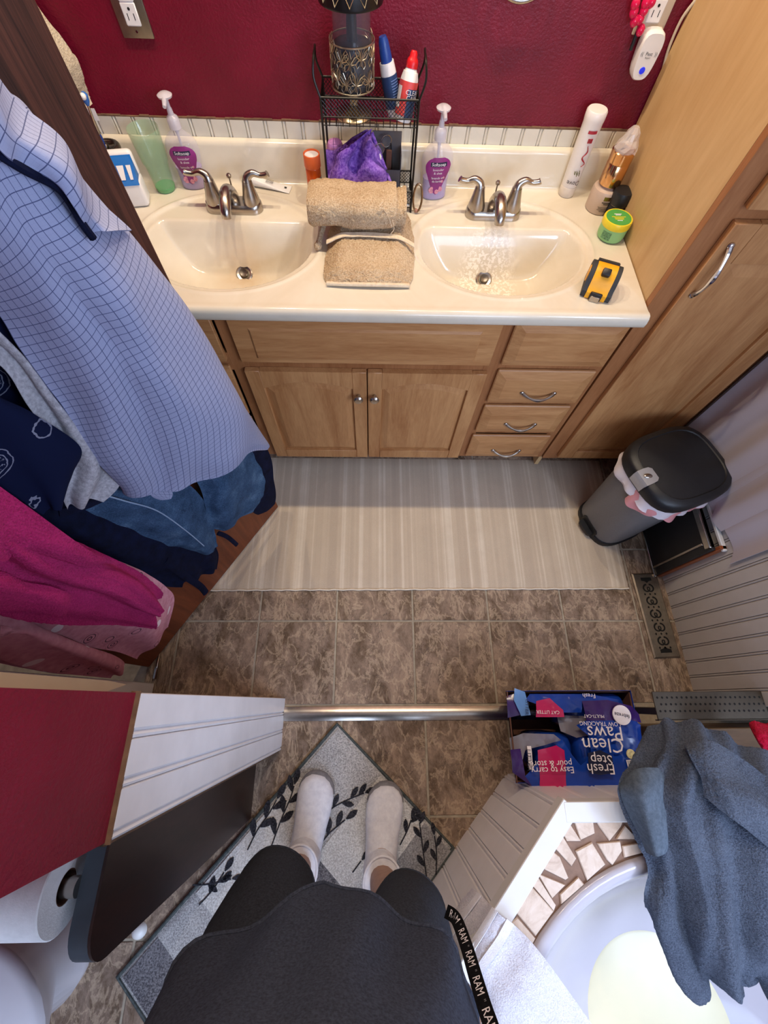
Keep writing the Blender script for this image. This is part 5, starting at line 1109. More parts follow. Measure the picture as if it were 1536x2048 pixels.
# ---- dark panel with the paper holder, toilet
dp = thing('toilet_paper_stand', (-.385, -.24, 0), 'dark wooden side panel with rounded corner holding the paper roll', 'stand')
pr = [(-.150, 0), (-.150, .870), (-.27, .872)]
for i in range(9): a = i/8*PI/2; pr.append((-.282-.052*math.sin(a), .872-.055+.055*math.cos(a)))
pr += [(-.336, .5), (-.336, 0)]
dx0, dx1 = -.408, -.378
obj('panel', MB().prism([(dx1, y, z) for y, z in pr], (-.004, 0, 0)), M_PANEL, dp, ang=20)
R_ = [[Vector((x, y*1.0, z)) for y, z in pr] for x in (dx1-.0041, dx0)]
obj('sheen_edge', MB().rings(R_), M_EDGE, dp, ang=30)  # remaining panel thickness, in the painted sheen colour
rc_ = Vector((-.425, -.236, .872)); rol = obj('holder_rod', MB().tube([(dx0, rc_.y, rc_.z), (-.56, rc_.y, rc_.z)], .013, 16), M_STEEL, dp)
tpr_ = thing('toilet_paper_roll', (-.48, rc_.y, rc_.z), 'white toilet paper roll on the dark wooden stand', 'paper roll')
obj('paper', MB().lathe([(.021, 0), (.054, 0), (.0555, .0015), (.0555, .1035), (.054, .105), (.021, .105), (.021, 0)], (rc_.x, rc_.y, rc_.z), 44, axis=(-1, 0, 0), cap0=False, cap1=False), M_TP, tpr_)
obj('core', MB().lathe([(.0195, .0005), (.0208, .0005), (.0208, .1045), (.0195, .1045), (.0195, .0005)], (rc_.x, rc_.y, rc_.z), 24, axis=(-1, 0, 0), cap0=False, cap1=False), M_CARD, tpr_)
to = thing('toilet', (-1.0, -.62, 0), 'white toilet with closed lid beside the paper stand', 'toilet')
def oval(cx_, cy_, a, b, z, n=40): return [Vector((cx_+a*math.cos(2*PI*j/n)*(1 if math.cos(2*PI*j/n) > 0 else .8), cy_+b*math.sin(2*PI*j/n), z)) for j in range(n)]
tcx, tcy = -.93, -.66
obj('bowl', MB().rings([oval(tcx-.02, tcy, .16, .11, 0), oval(tcx-.02, tcy, .17, .12, .05), oval(tcx-.02, tcy, .16, .115, .15), oval(tcx, tcy, .24, .18, .33), oval(tcx, tcy, .26, .20, .385)]), M_TOILET, to)
ld_ = obj('lid', MB().rings([oval(tcx, tcy, .265, .205, .39), oval(tcx, tcy, .275, .212, .395), oval(tcx, tcy, .275, .212, .415), oval(tcx, tcy, .265, .203, .425), oval(tcx, tcy, .1, .08, .432), oval(tcx, tcy, .01, .01, .433)]), M_TOILET, to, ang=60)
obj('tank', MB().box((-1.36, tcy-.22, .38), (-1.19, tcy+.22, .75), .02, 3), M_TOILET, to); obj('tank_lid', MB().box((-1.375, tcy-.235, .75), (-1.18, tcy+.235, .78), .012, 2), M_TOILET, to); obj('hinge_bar', MB().box((-1.19, tcy-.16, .41), (-1.165, tcy+.16, .435), .006, 2), M_WHITEPL, to)
bc_ = Zp(276, 1864, .012); tag(obj('floor_bolt_cap', MB().lathe([(.020, 0), (.020, .006), (.016, .016), (.008, .021), (.001, .022)], (bc_.x, bc_.y, 0), 20), M_WHITEPL, org=(bc_.x, bc_.y, 0)), 'small white domed cap on the floor beside the mat', 'cap')
# ---- corner tub
TZ = .46
def tp_(px, py, z=TZ): return Zp(px, py, z)
K0, K1 = Vector((.450, -.228, 0)), Vector((.187, -.510, 0))
platform = [K0, Vector((BACKX-.012, -.228, 0)), Vector((BACKX-.012, -1.88, 0)), Vector((.12, -1.88, 0)), Vector((.12, -.62, 0)), K1]
tub = thing('corner_tub', (1.0, -1.0, 0), 'white corner bathtub set in a stone tiled deck', 'bathtub')
# rim curve measured on the deck, closed as a rounded shape
rimpx = [tp_(*p) for p in ((1301, 1707), (1212, 1736), (1134, 1798), (1087, 1848), (1060, 1899))]
def circ(a, b, c):
    ax_, ay, bx, by, cx_, cy_ = a.x, a.y, b.x, b.y, c.x, c.y; d = 2*(ax_*(by-cy_)+bx*(cy_-ay)+cx_*(ay-by))
    ux = ((ax_**2+ay**2)*(by-cy_)+(bx**2+by**2)*(cy_-ay)+(cx_**2+cy_**2)*(ay-by))/d; uy = ((ax_**2+ay**2)*(cx_-bx)+(bx**2+by**2)*(ax_-cx_)+(cx_**2+cy_**2)*(bx-ax_))/d
    return Vector((ux, uy, 0)), math.hypot(ax_-ux, ay-uy)
RC, RR = circ(rimpx[0], rimpx[2], rimpx[4])
NT_ = 72
AX = Vector((.707, -.707, 0)); BX = Vector((.707, .707, 0))
def rimpt(t__, k, z):
    # round at the corner end, longer towards the back
    c, s = math.cos(t__), math.sin(t__); along = RR*c*(1.0 if c < 0 else 1.25)
    return RC+AX*along*k+BX*(RR*s*k+.11*max(0, .9-k))+Vector((0, 0, z))
deck = MB(); inner = [rimpt(2*PI*j/NT_, 1.0, TZ) for j in range(NT_)]
bm = bmesh.new(); pv = [bm.verts.new(p+Vector((0, 0, TZ))) for p in platform]; iv = [bm.verts.new(p) for p in inner]
es = [bm.edges.new((pv[i], pv[(i+1) % len(pv)])) for i in range(len(pv))]+[bm.edges.new((iv[i], iv[(i+1) % NT_])) for i in range(NT_)]
bmesh.ops.triangle_fill(bm, edges=es, use_beauty=True); bm.verts.index_update()
deck.add([v.co.copy() for v in bm.verts], [[v.index for v in f.verts] for f in bm.faces if True]); bm.free()
DK = obj('deck', deck, M_GROUT2, tub, smooth=False)
obj('basin', MB().rings([[rimpt(2*PI*j/NT_, k, z) for j in range(NT_)] for k, z in ((1.0, TZ-.005), (1.0, TZ+.006), (.99, TZ+.010), (.965, TZ+.010), (.93, TZ-.002), (.89, TZ-.04), (.78, .31), (.62, .21), (.46, .145), (.26, .09))], False, False), M_BATHWHITE, tub, ang=70)
obj('basin_floor', MB().rings([[rimpt(2*PI*j/NT_, k, z) for j in range(NT_)] for k, z in ((.36, .1175), (.345, .1185), (.18, .1185), (.02, .1185))]), M_TUBCREAM, tub)
stones = [[(470, 830), (515, 795), (570, 880), (495, 880)], [(530, 770), (630, 765), (640, 840), (565, 875)], [(640, 768), (790, 765), (775, 805), (715, 880), (665, 810)], [(795, 800), (860, 870), (750, 870)], [(806, 768), (880, 765), (905, 850), (865, 862)], [(420, 900), (470, 845), (545, 970), (520, 1010)], [(360, 1000), (415, 925), (460, 960), (505, 1070), (490, 1080), (380, 1025)], [(540, 930), (625, 885), (695, 1000), (600, 1085)], [(650, 890), (770, 880), (780, 930), (730, 1005), (700, 975)], [(780, 905), (900, 885), (925, 930), (790, 965)], [(345, 1045), (490, 1105), (420, 1175)], [(300, 1085), (345, 1060), (440, 1210), (430, 1240)], [(460, 1155), (555, 1065), (585, 1100), (465, 1205)], [(215, 1225), (300, 1095), (430, 1240), (335, 1370)], [(205, 1300), (240, 1270), (335, 1380), (310, 1430)], [(150, 1400), (195, 1320), (300, 1440), (270, 1500)], [(90, 1490), (140, 1420), (255, 1520), (220, 1600)]]
for pl in stones:
    P = [Zp(940+a/2.577, 1340+b/2.577, TZ) for a, b in pl]; c = sum(P, Vector())/len(P); P = [c+(p-c)*.985 for p in P]; Q = [c+(p-c)*.93 for p in P]
    m = MB().rings([[p+Vector((0, 0, -.001)) for p in P], [p+Vector((0, 0, .003)) for p in P], [p+Vector((0, 0, .005)) for p in Q]]); obj('stone', m, M_STONE, DK, smooth=False)
for x in [.98+.17*i for i in range(4)]: obj('stone', MB().prism([(x, -.262, TZ-.001), (x+.15, -.262, TZ-.001), (x+.14, -.36, TZ-.001), (x+.03, -.38, TZ-.001)], (0, 0, .006)), M_STONE, DK, smooth=False)
def trimrun(a, b, name):
    d = (b-a); d.z = 0; L = d.length; d.normalize(); n_ = Vector((d.y, -d.x, 0))
    mt = Matrix(((d.x, n_.x, 0, a.x), (d.y, n_.y, 0, a.y), (0, 0, 1, 0), (0, 0, 0, 1))); return d, L, mt
def edge(a, b, inn, dz=0):
    d, L, mt = trimrun(a, b, ''); s = 1 if inn else -1
    obj('edge_trim', MB().box((-.002, -.012 if s > 0 else -.030, TZ-.03-dz), (L+.002, .030 if s > 0 else .012, TZ+.008+dz), .002, 1, mt), M_WHITEPAINT, tub)
edge(K0, Vector((BACKX-.014, -.228, 0)), True); edge(K0+(K0-K1).normalized()*.012, K1, False, -.0007)
me_t = plank_mesh(TZ-.03, M_BEAD)
def skirt(a, b, rot, n):
    obj('skirt_board', MB().prism([a+Vector((0, 0, 0)), b+Vector((0, 0, 0)), b+(b-a).normalized().cross(Vector((0, 0, 1)))*-.012, a+(b-a).normalized().cross(Vector((0, 0, 1)))*-.012], (0, 0, TZ-.03)), M_BEAD, tub) if False else None
    L = (b-a).length; d = (b-a).normalized(); ws = L/n/PW
    for i in range(n):
        o = bpy.data.objects.new('plank', me_t); COL.objects.link(o); o.parent = tub; o.location = a+d*(i*PW*ws)-ORG[tub.name]; o.rotation_euler.z = rot; o.scale.x = ws
skirt(K0, K1, math.atan2((K1-K0).y, (K1-K0).x), 6)
skirt(Vector((BACKX-.012, -.228, 0)), K0, PI, 14); skirt(Vector((.12, -.62, 0)), Vector((.12, -1.2, 0)), -PI/2, 8)
kk = MB().prism([K0+Vector((.0, -.004, 0)), Vector((BACKX-.014, -.232, 0)), Vector((BACKX-.014, -.24, 0)), K0+Vector((.0, -.012, 0))], (0, 0, TZ-.03)); nn_ = Vector((-.707, .707, 0)); kk.prism([K1-nn_*.003, K0-nn_*.003, K0-nn_*.012, K1-nn_*.012], (0, 0, TZ-.03)); obj('skirt_backing', kk, M_BEAD, tub)
# ================================================================ clothes hanging on the door
def D3(l): return [Dp(*q) for q in l]
hooks = thing('hook_rail', Ds(.37, 1.72, 0), 'dark metal hook rail fixed high on the door', 'hook rail')
obj('rail', dbox(.06, .70, 1.72, 1.75, 0, .006, .001), M_DARKSTEEL, hooks)
for s in (.12, .28, .44, .60): obj('hook', MB().tube(spline([Ds(s, 1.735, .004), Ds(s, 1.725, .03), Ds(s, 1.70, .05), Ds(s, 1.715, .075), Ds(s, 1.74, .08)], 4), .005, 8), M_DARKSTEEL, hooks)
def hang(top, rows, sp=6):
    return [top]+rows
# -- light blue checked shirt
sh_ = thing('checked_shirt', Ds(.58, .60, .1), 'light blue shirt with a navy grid check hanging on the door', 'shirt')
rows = [[Ds(.44, 1.70, .06), Ds(.50, 1.71, .08), Ds(.56, 1.715, .09), Ds(.62, 1.71, .08), Ds(.68, 1.70, .05), Ds(.70, 1.69, .04)],
        D3([(-260, 330, .12), (-215, 260, .17), (-170, 200, .19), (-120, 130, .17), (-70, 80, .12), (-40, 70, .06)]),
        D3([(-120, 480, .12), (-80, 400, .18), (-30, 330, .20), (10, 270, .19), (50, 225, .13), (70, 232, .06)]),
        D3([(0, 607, .11), (40, 560, .17), (85, 500, .20), (130, 440, .19), (165, 385, .14), (178, 360, .06)]),
        D3([(55, 690, .11), (105, 640, .17), (160, 590, .20), (225, 540, .19), (275, 500, .14), (300, 520, .06)]),
        D3([(105, 765, .11), (165, 715, .17), (230, 675, .20), (300, 645, .19), (365, 620, .14), (400, 648, .06)]),
        D3([(150, 835, .11), (215, 795, .17), (290, 765, .20), (365, 740, .19), (430, 725, .14), (465, 755, .07)]),
        D3([(198, 920, .11), (265, 890, .16), (340, 865, .19), (415, 845, .19), (480, 820, .15), (520, 850, .08)]),
        D3([(240, 966, .10), (300, 962, .14), (360, 950, .17), (425, 925, .18), (490, 885, .15), (540, 888, .08)]),
        D3([(246, 978, .09), (305, 985, .13), (365, 985, .16), (430, 958, .17), (490, 905, .14), (536, 897, .08)])]
def fs(u, v): return .013*math.sin(u*9+1.2*math.sin(v*3)+.6)*min(1, v*2)+.006*math.sin(u*21+v*6)*v+.004*noise.noise(Vector((u*6, v*9, 1)))
obj('body', net(rows, 90, 130, fs, .002), M_PLAID, sh_)
rows = [D3([(-90, 180, .205), (-60, 120, .205), (-35, 90, .150)]), D3([(0, 302, .212), (22, 240, .212), (44, 196, .150)]), D3([(50, 336, .214), (80, 290, .212), (105, 270, .150)]), D3([(112, 368, .214), (135, 345, .212), (155, 330, .150)]), D3([(160, 436, .212), (188, 420, .212), (212, 405, .150)]), D3([(190, 474, .208), (222, 462, .205), (255, 464, .150)])]
obj('sleeve', net(rows, 24, 50, lambda u, v: .006*math.sin(v*11+u*3), .003), M_PLAID, sh_)
gp = [Dp(a, b, .208) for a, b in ((-5, 306), (47, 338), (112, 372), (140, 405), (164, 446), (186, 476))]; obj('sleeve_shadow_gap', MB().tube(spline(gp, 6), [.002, .003]+[.006]*20+[.005]*8+[.003], 8) if False else MB().tube(spline(gp, 6), .0045, 8), M_NAVY, sh_)  # navy tube drawn in as the shadow gap under the sleeve edge
rows = [D3([(225, 955, .075), (270, 950, .085), (330, 955, .09)]), D3([(246, 985, .07), (285, 985, .08), (345, 985, .085)]), D3([(300, 990, .07), (320, 1000, .08), (342, 998, .085)])]
obj('tail', net(rows, 14, 14, None, .002), M_PLAID, sh_)
# -- navy printed pyjamas with grey lining
nv = thing('printed_pyjamas', Ds(.36, .85, .05), 'navy pyjamas with white line prints and grey lining on the door', 'pyjamas')
rows = [[Ds(.30, 1.68, .03), Ds(.38, 1.70, .06), Ds(.46, 1.68, .05), Ds(.54, 1.66, .04)], D3([(-200, 560, .04), (-140, 500, .07), (-70, 480, .08), (0, 500, .07)]), D3([(-90, 740, .04), (-40, 680, .07), (10, 640, .08), (60, 690, .06)]), D3([(0, 830, .04), (50, 790, .07), (100, 770, .08), (150, 820, .06)]), D3([(60, 920, .04), (110, 890, .065), (150, 870, .07), (195, 900, .055)])]
obj('back_leg', net(rows, 40, 60, lambda u, v: .008*math.sin(u*12+v*2), .003, uvs=1), M_NPRINT, nv)
rows = [D3([(-160, 640, .09), (-110, 600, .10), (-70, 580, .095)]), D3([(0, 725, .095), (25, 712, .105), (42, 708, .10)]), D3([(55, 800, .095), (85, 790, .11), (100, 785, .10)]), D3([(100, 870, .095), (135, 855, .11), (175, 860, .10)]), D3([(125, 950, .095), (180, 930, .115), (228, 940, .10)]), D3([(125, 990, .095), (170, 985, .11), (232, 968, .10)]), D3([(135, 1018, .09), (165, 1010, .10), (200, 998, .095)])]
obj('grey_lining', net(rows, 30, 60, lambda u, v: .009*math.sin(u*11+v*3), .003), M_GREYKNIT, nv)
rows = [D3([(-220, 740, .11), (-150, 700, .13), (-100, 680, .125)]), D3([(-130, 860, .11), (-60, 820, .135), (-20, 780, .125)]), D3([(-60, 930, .11), (10, 880, .135), (70, 828, .125)]), D3([(0, 968, .11), (60, 930, .135), (165, 896, .125)]), D3([(50, 1000, .11), (95, 980, .13), (152, 950, .12)]), D3([(88, 1024, .11), (108, 1020, .125), (128, 1012, .115)])]
obj('front_leg', net(rows, 36, 50, lambda u, v: .006*math.sin(u*9+v*2), .003, uvs=1), M_NPRINT, nv)
rows = [D3([(118, 1020, .085), (170, 1005, .09), (210, 990, .085)]), D3([(120, 1034, .08), (165, 1022, .085), (215, 1000, .08)])]
obj('cuff', net(rows, 20, 6, None, .004), M_NAVY, nv)
# -- jeans
jn = thing('denim_jeans', Ds(.58, .3, .05), 'blue denim jeans hanging below the checked shirt', 'jeans')
rows = [[Ds(.46, 1.3, .03), Ds(.52, 1.3, .05), Ds(.58, 1.3, .03)], [Ds(.48, .95, .03), Ds(.56, .95, .06), Ds(.66, .95, .03)], D3([(330, 900, .05), (400, 860, .09), (480, 860, .04)]), D3([(395, 965, .05), (440, 930, .09), (510, 915, .04)]), D3([(412, 1020, .05), (455, 985, .085), (527, 955, .04)]), D3([(424, 1056, .045), (470, 1025, .075), (522, 992, .04)]), D3([(440, 1064, .04), (475, 1045, .06), (505, 1018, .04)])]
obj('leg', net(rows, 36, 70, lambda u, v: .008*math.sin(u*10+v*5)*v+.005*noise.noise(Vector((u*5, v*18, 2))), .004), M_DENIM, jn)
rows = [[Ds(.36, 1.3, .03), Ds(.42, 1.3, .05), Ds(.48, 1.3, .03)], [Ds(.36, 1.0, .03), Ds(.44, 1.0, .05), Ds(.50, 1.0, .03)], D3([(120, 985, .04), (230, 945, .075), (340, 935, .05)]), D3([(185, 1026, .04), (285, 1000, .08), (400, 990, .05)]), D3([(262, 1070, .04), (345, 1045, .08), (425, 1040, .05)]), D3([(330, 1098, .04), (390, 1078, .07), (434, 1072, .045)]), D3([(398, 1114, .04), (422, 1104, .055), (437, 1094, .045)])]
obj('leg', net(rows, 40, 70, lambda u, v: .006*math.sin(u*8+v*4)*v+.004*noise.noise(Vector((u*5, v*16, 6))), .004), M_DENIM, jn)
sm = [Dp(a, b, .083) for a, b in ((200, 988), (250, 1002), (315, 1022), (370, 1060), (408, 1092))]; obj('seam', MB().tube(spline(sm, 6), .0016, 6), plain('pale_stitch', '#8fa6c4', .8), jn)
# -- navy robe
nr_ = thing('navy_robe', Ds(.4, .15, .02), 'dark navy robe hanging behind the jeans on the door', 'robe')
rows = [[Ds(.20, 1.66, .015), Ds(.34, 1.66, .03), Ds(.48, 1.66, .015)], [Ds(.18, 1.0, .015), Ds(.38, 1.0, .035), Ds(.60, 1.0, .015)], D3([(0, 985, .03), (120, 1010, .04), (350, 960, .02)]), D3([(60, 1060, .03), (200, 1060, .05), (420, 1010, .02)]), D3([(180, 1130, .03), (310, 1105, .05), (432, 1085, .03)]), D3([(320, 1168, .025), (395, 1140, .045), (440, 1112, .03)]), D3([(362, 1172, .025), (402, 1154, .035), (436, 1140, .03)])]
obj('body', net(rows, 50, 70, lambda u, v: .007*math.sin(u*16+v*2)*v, .004), M_NAVY, nr_)
rows = [[Ds(.56, .95, .012), Ds(.62, .95, .02), Ds(.68, .95, .012)], D3([(440, 880, .012), (490, 870, .02), (530, 890, .012)]), D3([(490, 985, .012), (525, 965, .02), (548, 962, .012)]), D3([(505, 1022, .012), (535, 1005, .02), (552, 990, .012)]), D3([(516, 1030, .012), (535, 1022, .016), (550, 1008, .012)])]
obj('side_panel', net(rows, 14, 40, None, .004), M_NAVY, nr_)
for pts in (((330, 1122, .05), (370, 1152, .05), (400, 1172, .045), (412, 1186, .045)), ((436, 1066, .045), (455, 1074, .05), (474, 1090, .05))): obj('belt', MB().tube(spline(D3(pts), 8), .012 if len(pts) == 4 else .008, 10, flat=.35, up=tuple(DN)), M_NAVY, nr_)
# -- pink towel and pink pyjamas
pt = thing('pink_towel', Ds(.2, .4, .12), 'hot pink terry towel hanging on the door', 'towel')
rows = [[Ds(.06, 1.62, .06), Ds(.14, 1.64, .10), Ds(.22, 1.64, .10), Ds(.30, 1.62, .07)], D3([(-260, 1130, .12), (-200, 1040, .15), (-150, 980, .16), (-100, 920, .12)]), D3([(-90, 1190, .12), (-50, 1110, .15), (-20, 1050, .16), (18, 1005, .12)]), D3([(0, 1222, .12), (40, 1165, .15), (80, 1110, .16), (130, 1064, .12)]), D3([(75, 1236, .11), (125, 1190, .14), (170, 1145, .15), (250, 1124, .11)]), D3([(150, 1242, .11), (205, 1205, .135), (255, 1172, .14), (296, 1152, .10)]), D3([(236, 1244, .10), (268, 1226, .12), (300, 1205, .125), (326, 1182, .10)]), D3([(312, 1254, .09), (317, 1238, .11), (320, 1222, .11), (325, 1196, .09)])]
obj('pile', net(rows, 56, 90, lambda u, v: .011*math.sin(u*10.5+v*1.5)*min(1, .3+v)+.005*math.sin(u*23+v*4), .006, .003, fz=150), M_PINKT, pt)
rows = [D3([(-70, 1020, .165), (-40, 985, .17), (-10, 960, .16)]), D3([(0, 1120, .168), (12, 1060, .172), (20, 985, .16)]), D3([(60, 1110, .165), (110, 1095, .17), (170, 1098, .16)]), D3([(178, 1132, .155), (205, 1128, .16), (250, 1128, .15)])]
obj('folded_flap', net(rows, 24, 30, lambda u, v: .006*math.sin(v*8+u*3), .005, .002, fz=150), M_PINKT, pt)
rows = [D3([(-60, 1200, .15), (-40, 1160, .16), (-10, 1140, .15)]), D3([(0, 1222, .15), (20, 1180, .165), (40, 1160, .155)]), D3([(80, 1225, .15), (90, 1195, .16), (100, 1172, .15)]), D3([(132, 1230, .145), (137, 1210, .15), (141, 1190, .145)])]
obj('lower_flap', net(rows, 16, 24, lambda u, v: .004*math.sin(v*9), .005, .002, fz=150), M_PINKT, pt)
pj = thing('pink_pyjamas', Ds(.1, .2, .06), 'pink fleece pyjamas with grey rainbows and white hearts on the door', 'pyjamas')
rows = [[Ds(.02, 1.60, .02), Ds(.12, 1.60, .05), Ds(.22, 1.60, .03)], [Ds(.02, .9, .03), Ds(.12, .9, .06), Ds(.24, .9, .03)], D3([(0, 1240, .05), (110, 1170, .08), (255, 1128, .05)]), D3([(110, 1262, .05), (200, 1220, .085), (300, 1150, .05)]), D3([(180, 1290, .05), (265, 1255, .085), (336, 1175, .045)]), D3([(235, 1302, .05), (300, 1272, .075), (352, 1200, .04)]), D3([(274, 1318, .045), (308, 1292, .06), (338, 1255, .04)])]
obj('leg', net(rows, 40, 70, lambda u, v: .006*math.sin(u*9+v*3), .004), M_PPRINT, pj)
rows = [[Ds(-.02, 1.55, .02), Ds(.04, 1.55, .05), Ds(.08, 1.55, .05)], [Ds(-.02, .9, .03), Ds(.04, .9, .07), Ds(.1, .9, .06)], D3([(-60, 1265, .06), (20, 1262, .095), (90, 1260, .075)]), D3([(0, 1312, .05), (90, 1290, .095), (170, 1290, .07)]), D3([(90, 1338, .05), (160, 1315, .09), (225, 1308, .06)]), D3([(200, 1352, .045), (225, 1340, .07), (252, 1325, .05)]), D3([(222, 1356, .045), (238, 1350, .055), (250, 1340, .05)])]
obj('leg', net(rows, 36, 70, lambda u, v: .006*math.sin(u*8+v*3), .004), M_PPRINT, pj)
rows = [[Ds(-.05, 1.5, .01), Ds(-.02, 1.5, .03)], [Ds(-.05, .9, .02), Ds(-.02, .9, .04)], D3([(-40, 1322, .04), (-20, 1298, .06)]), D3([(40, 1335, .035), (60, 1320, .05)]), D3([(120, 1348, .03), (140, 1336, .045)]), D3([(180, 1346, .03), (182, 1340, .035)])]
obj('sleeve', net(rows, 10, 40, None, .004), M_PPRINT, pj)
# ================================================================ towels on the tub
gt = thing('grey_towel', (.75, -.45, TZ), 'slate grey bath towel heaped over the tub edge', 'towel')
def Z3(l): return [Zp(*q) for q in l]
rows = [Z3([(1300, 1462, .50), (1325, 1440, .53), (1370, 1440, .54), (1430, 1460, .53), (1500, 1490, .53), (1570, 1530, .52)]),
        Z3([(1292, 1490, .50), (1330, 1482, .55), (1390, 1478, .57), (1450, 1500, .56), (1510, 1530, .56), (1575, 1570, .54)]),
        Z3([(1262, 1545, .52), (1310, 1530, .55), (1375, 1530, .58), (1445, 1550, .57), (1510, 1580, .58), (1580, 1620, .55)]),
        Z3([(1246, 1572, .52), (1290, 1590, .56), (1360, 1600, .57), (1440, 1620, .59), (1510, 1650, .58), (1590, 1690, .56)]),
        Z3([(1258, 1615, .51), (1305, 1650, .55), (1375, 1670, .56), (1450, 1690, .58), (1520, 1720, .57), (1600, 1760, .55)]),
        Z3([(1282, 1668, .50), (1335, 1715, .54), (1395, 1740, .54), (1465, 1765, .56), (1535, 1790, .55), (1610, 1830, .53)]),
        Z3([(1305, 1725, .49), (1350, 1780, .52), (1410, 1810, .52), (1475, 1835, .54), (1545, 1860, .53), (1615, 1890, .50)]),
        Z3([(1292, 1790, .46), (1350, 1845, .49), (1415, 1880, .50), (1480, 1905, .51), (1550, 1925, .50), (1615, 1945, .46)]),
        Z3([(1310, 1840, .42), (1365, 1905, .45), (1420, 1940, .46), (1480, 1950, .47), (1540, 1965, .46), (1600, 1985, .42)]),
        Z3([(1345, 1910, .38), (1390, 1962, .41), (1432, 1978, .42), (1478, 1965, .43), (1525, 1985, .42), (1570, 2005, .40)]),
        Z3([(1392, 1980, .35), (1412, 1994, .36), (1440, 1992, .38), (1482, 1962, .40), (1520, 1990, .40), (1555, 2010, .38)])]
obj('pile', net(rows, 90, 120, lambda u, v: .020*math.sin(u*15+1.5*math.sin(v*4)+.4)*min(1, .25+v)+.008*math.sin(u*31+v*5)+.006*noise.noise(Vector((u*7, v*9, 4))), .007, .003, fz=170), M_GREYT, gt)
rows = [Z3([(1245, 1560, .525), (1275, 1540, .55), (1325, 1540, .55), (1345, 1560, .54)]), Z3([(1244, 1585, .53), (1285, 1590, .575), (1320, 1590, .575), (1340, 1600, .56)]), Z3([(1258, 1640, .52), (1290, 1650, .57), (1315, 1650, .575), (1330, 1650, .56)]), Z3([(1290, 1705, .51), (1310, 1710, .55), (1322, 1705, .55), (1332, 1700, .54)])]
obj('smooth_side', net(rows, 24, 30, lambda u, v: .006*math.sin(v*6+u*3), .005), fabric('grey_towel_flat', '#49535f', '#5d6876', 120), gt)
rows = [Z3([(1368, 1490, .58), (1410, 1480, .60), (1470, 1510, .60), (1560, 1570, .58)]), Z3([(1378, 1510, .60), (1425, 1530, .625), (1490, 1560, .62), (1570, 1620, .60)]), Z3([(1400, 1555, .61), (1450, 1580, .635), (1510, 1610, .63), (1580, 1670, .61)]), Z3([(1408, 1590, .60), (1470, 1640, .62), (1530, 1690, .61), (1590, 1740, .60)])]
obj('top_fold', net(rows, 40, 30, lambda u, v: .005*math.sin(v*7+u*4), .007, .003, fz=170), M_GREYT, gt)
rd = thing('red_towel', (1.0, -.15, .3), 'bright red terry towel at the far side of the tub', 'towel')
rows = [Z3([(1498, 1447, .44), (1530, 1442, .45), (1600, 1440, .46)]), Z3([(1510, 1475, .46), (1545, 1470, .48), (1610, 1470, .48)]), Z3([(1525, 1500, .46), (1555, 1500, .48), (1620, 1505, .48)]), Z3([(1545, 1535, .44), (1575, 1535, .46), (1630, 1545, .46)])]
obj('pile', net(rows, 30, 30, lambda u, v: .006*math.sin(u*9), .008, .004, fz=170), M_REDT, rd)
tl = Zp(1345, 1525, .44); tbm = MB(); R_ = []
for i in range(11):
    a = -PI/2+PI*i/10; R_.append([tl+Vector((.055*math.cos(a)*math.cos(2*PI*j/20)*(1+.3*noise.noise(Vector((i*.5, j*.5, 1)))), .040*math.cos(a)*math.sin(2*PI*j/20)*(1+.3*noise.noise(Vector((i*.5, j*.5, 7)))), .045*math.sin(a)*(1+.3*noise.noise(Vector((i*.6, j*.6, 3)))))) for j in range(20)])
tag(obj('plastic_bag', tbm.rings(R_), M_TEAL, org=tl-Vector((0, 0, .045)), smooth=False), 'crumpled teal plastic bag tucked beside the grey towel', 'bag')
# white towel over the tub edge
wt = thing('white_towel', (.3, -.5, .4), 'white hand towel with woven bands draped over the tub edge', 'towel')
rows = [Z3([(862, 1905, .33), (895, 1845, .34), (920, 1805, .35), (944, 1776, .36)]),
        Z3([(880, 1930, .37), (915, 1870, .40), (945, 1828, .42), (968, 1796, .42)]),
        Z3([(900, 1965, .41), (940, 1905, .455), (968, 1862, .468), (992, 1822, .475)]),
        Z3([(935, 2010, .44), (970, 1945, .476), (1010, 1890, .480), (1030, 1852, .480)]),
        Z3([(965, 2070, .46), (1005, 2000, .482), (1050, 1940, .485), (1072, 1895, .485)]),
        Z3([(1000, 2150, .47), (1045, 2070, .482), (1095, 2000, .485), (1125, 1965, .482)]),
        Z3([(1050, 2230, .46), (1100, 2150, .470), (1160, 2080, .470), (1195, 2065, .460)])]
obj('pile', net(rows, 40, 70, lambda u, v: .003*math.sin(v*20)+.003*noise.noise(Vector((u*5, v*8, 2))), .006, .0015, fz=240), M_WHITET, wt)
for f0, f1 in ((.10, .14), (.30, .36), (.44, .50)):
    def rowat(v): return [crv([r[i] for r in rows], v)+Vector((0, 0, .0055))+Vector((-.003, .004, 0)) for i in range(4)]
    obj('woven_band', net([rowat(f0+(f1-f0)*k/3) for k in range(4)], 30, 5, None, .003), fabric('white_band_weave', '#dcdbe6', '#ececf4', 60) if 'white_band_weave' not in MATS else MATS['white_band_weave'], wt)
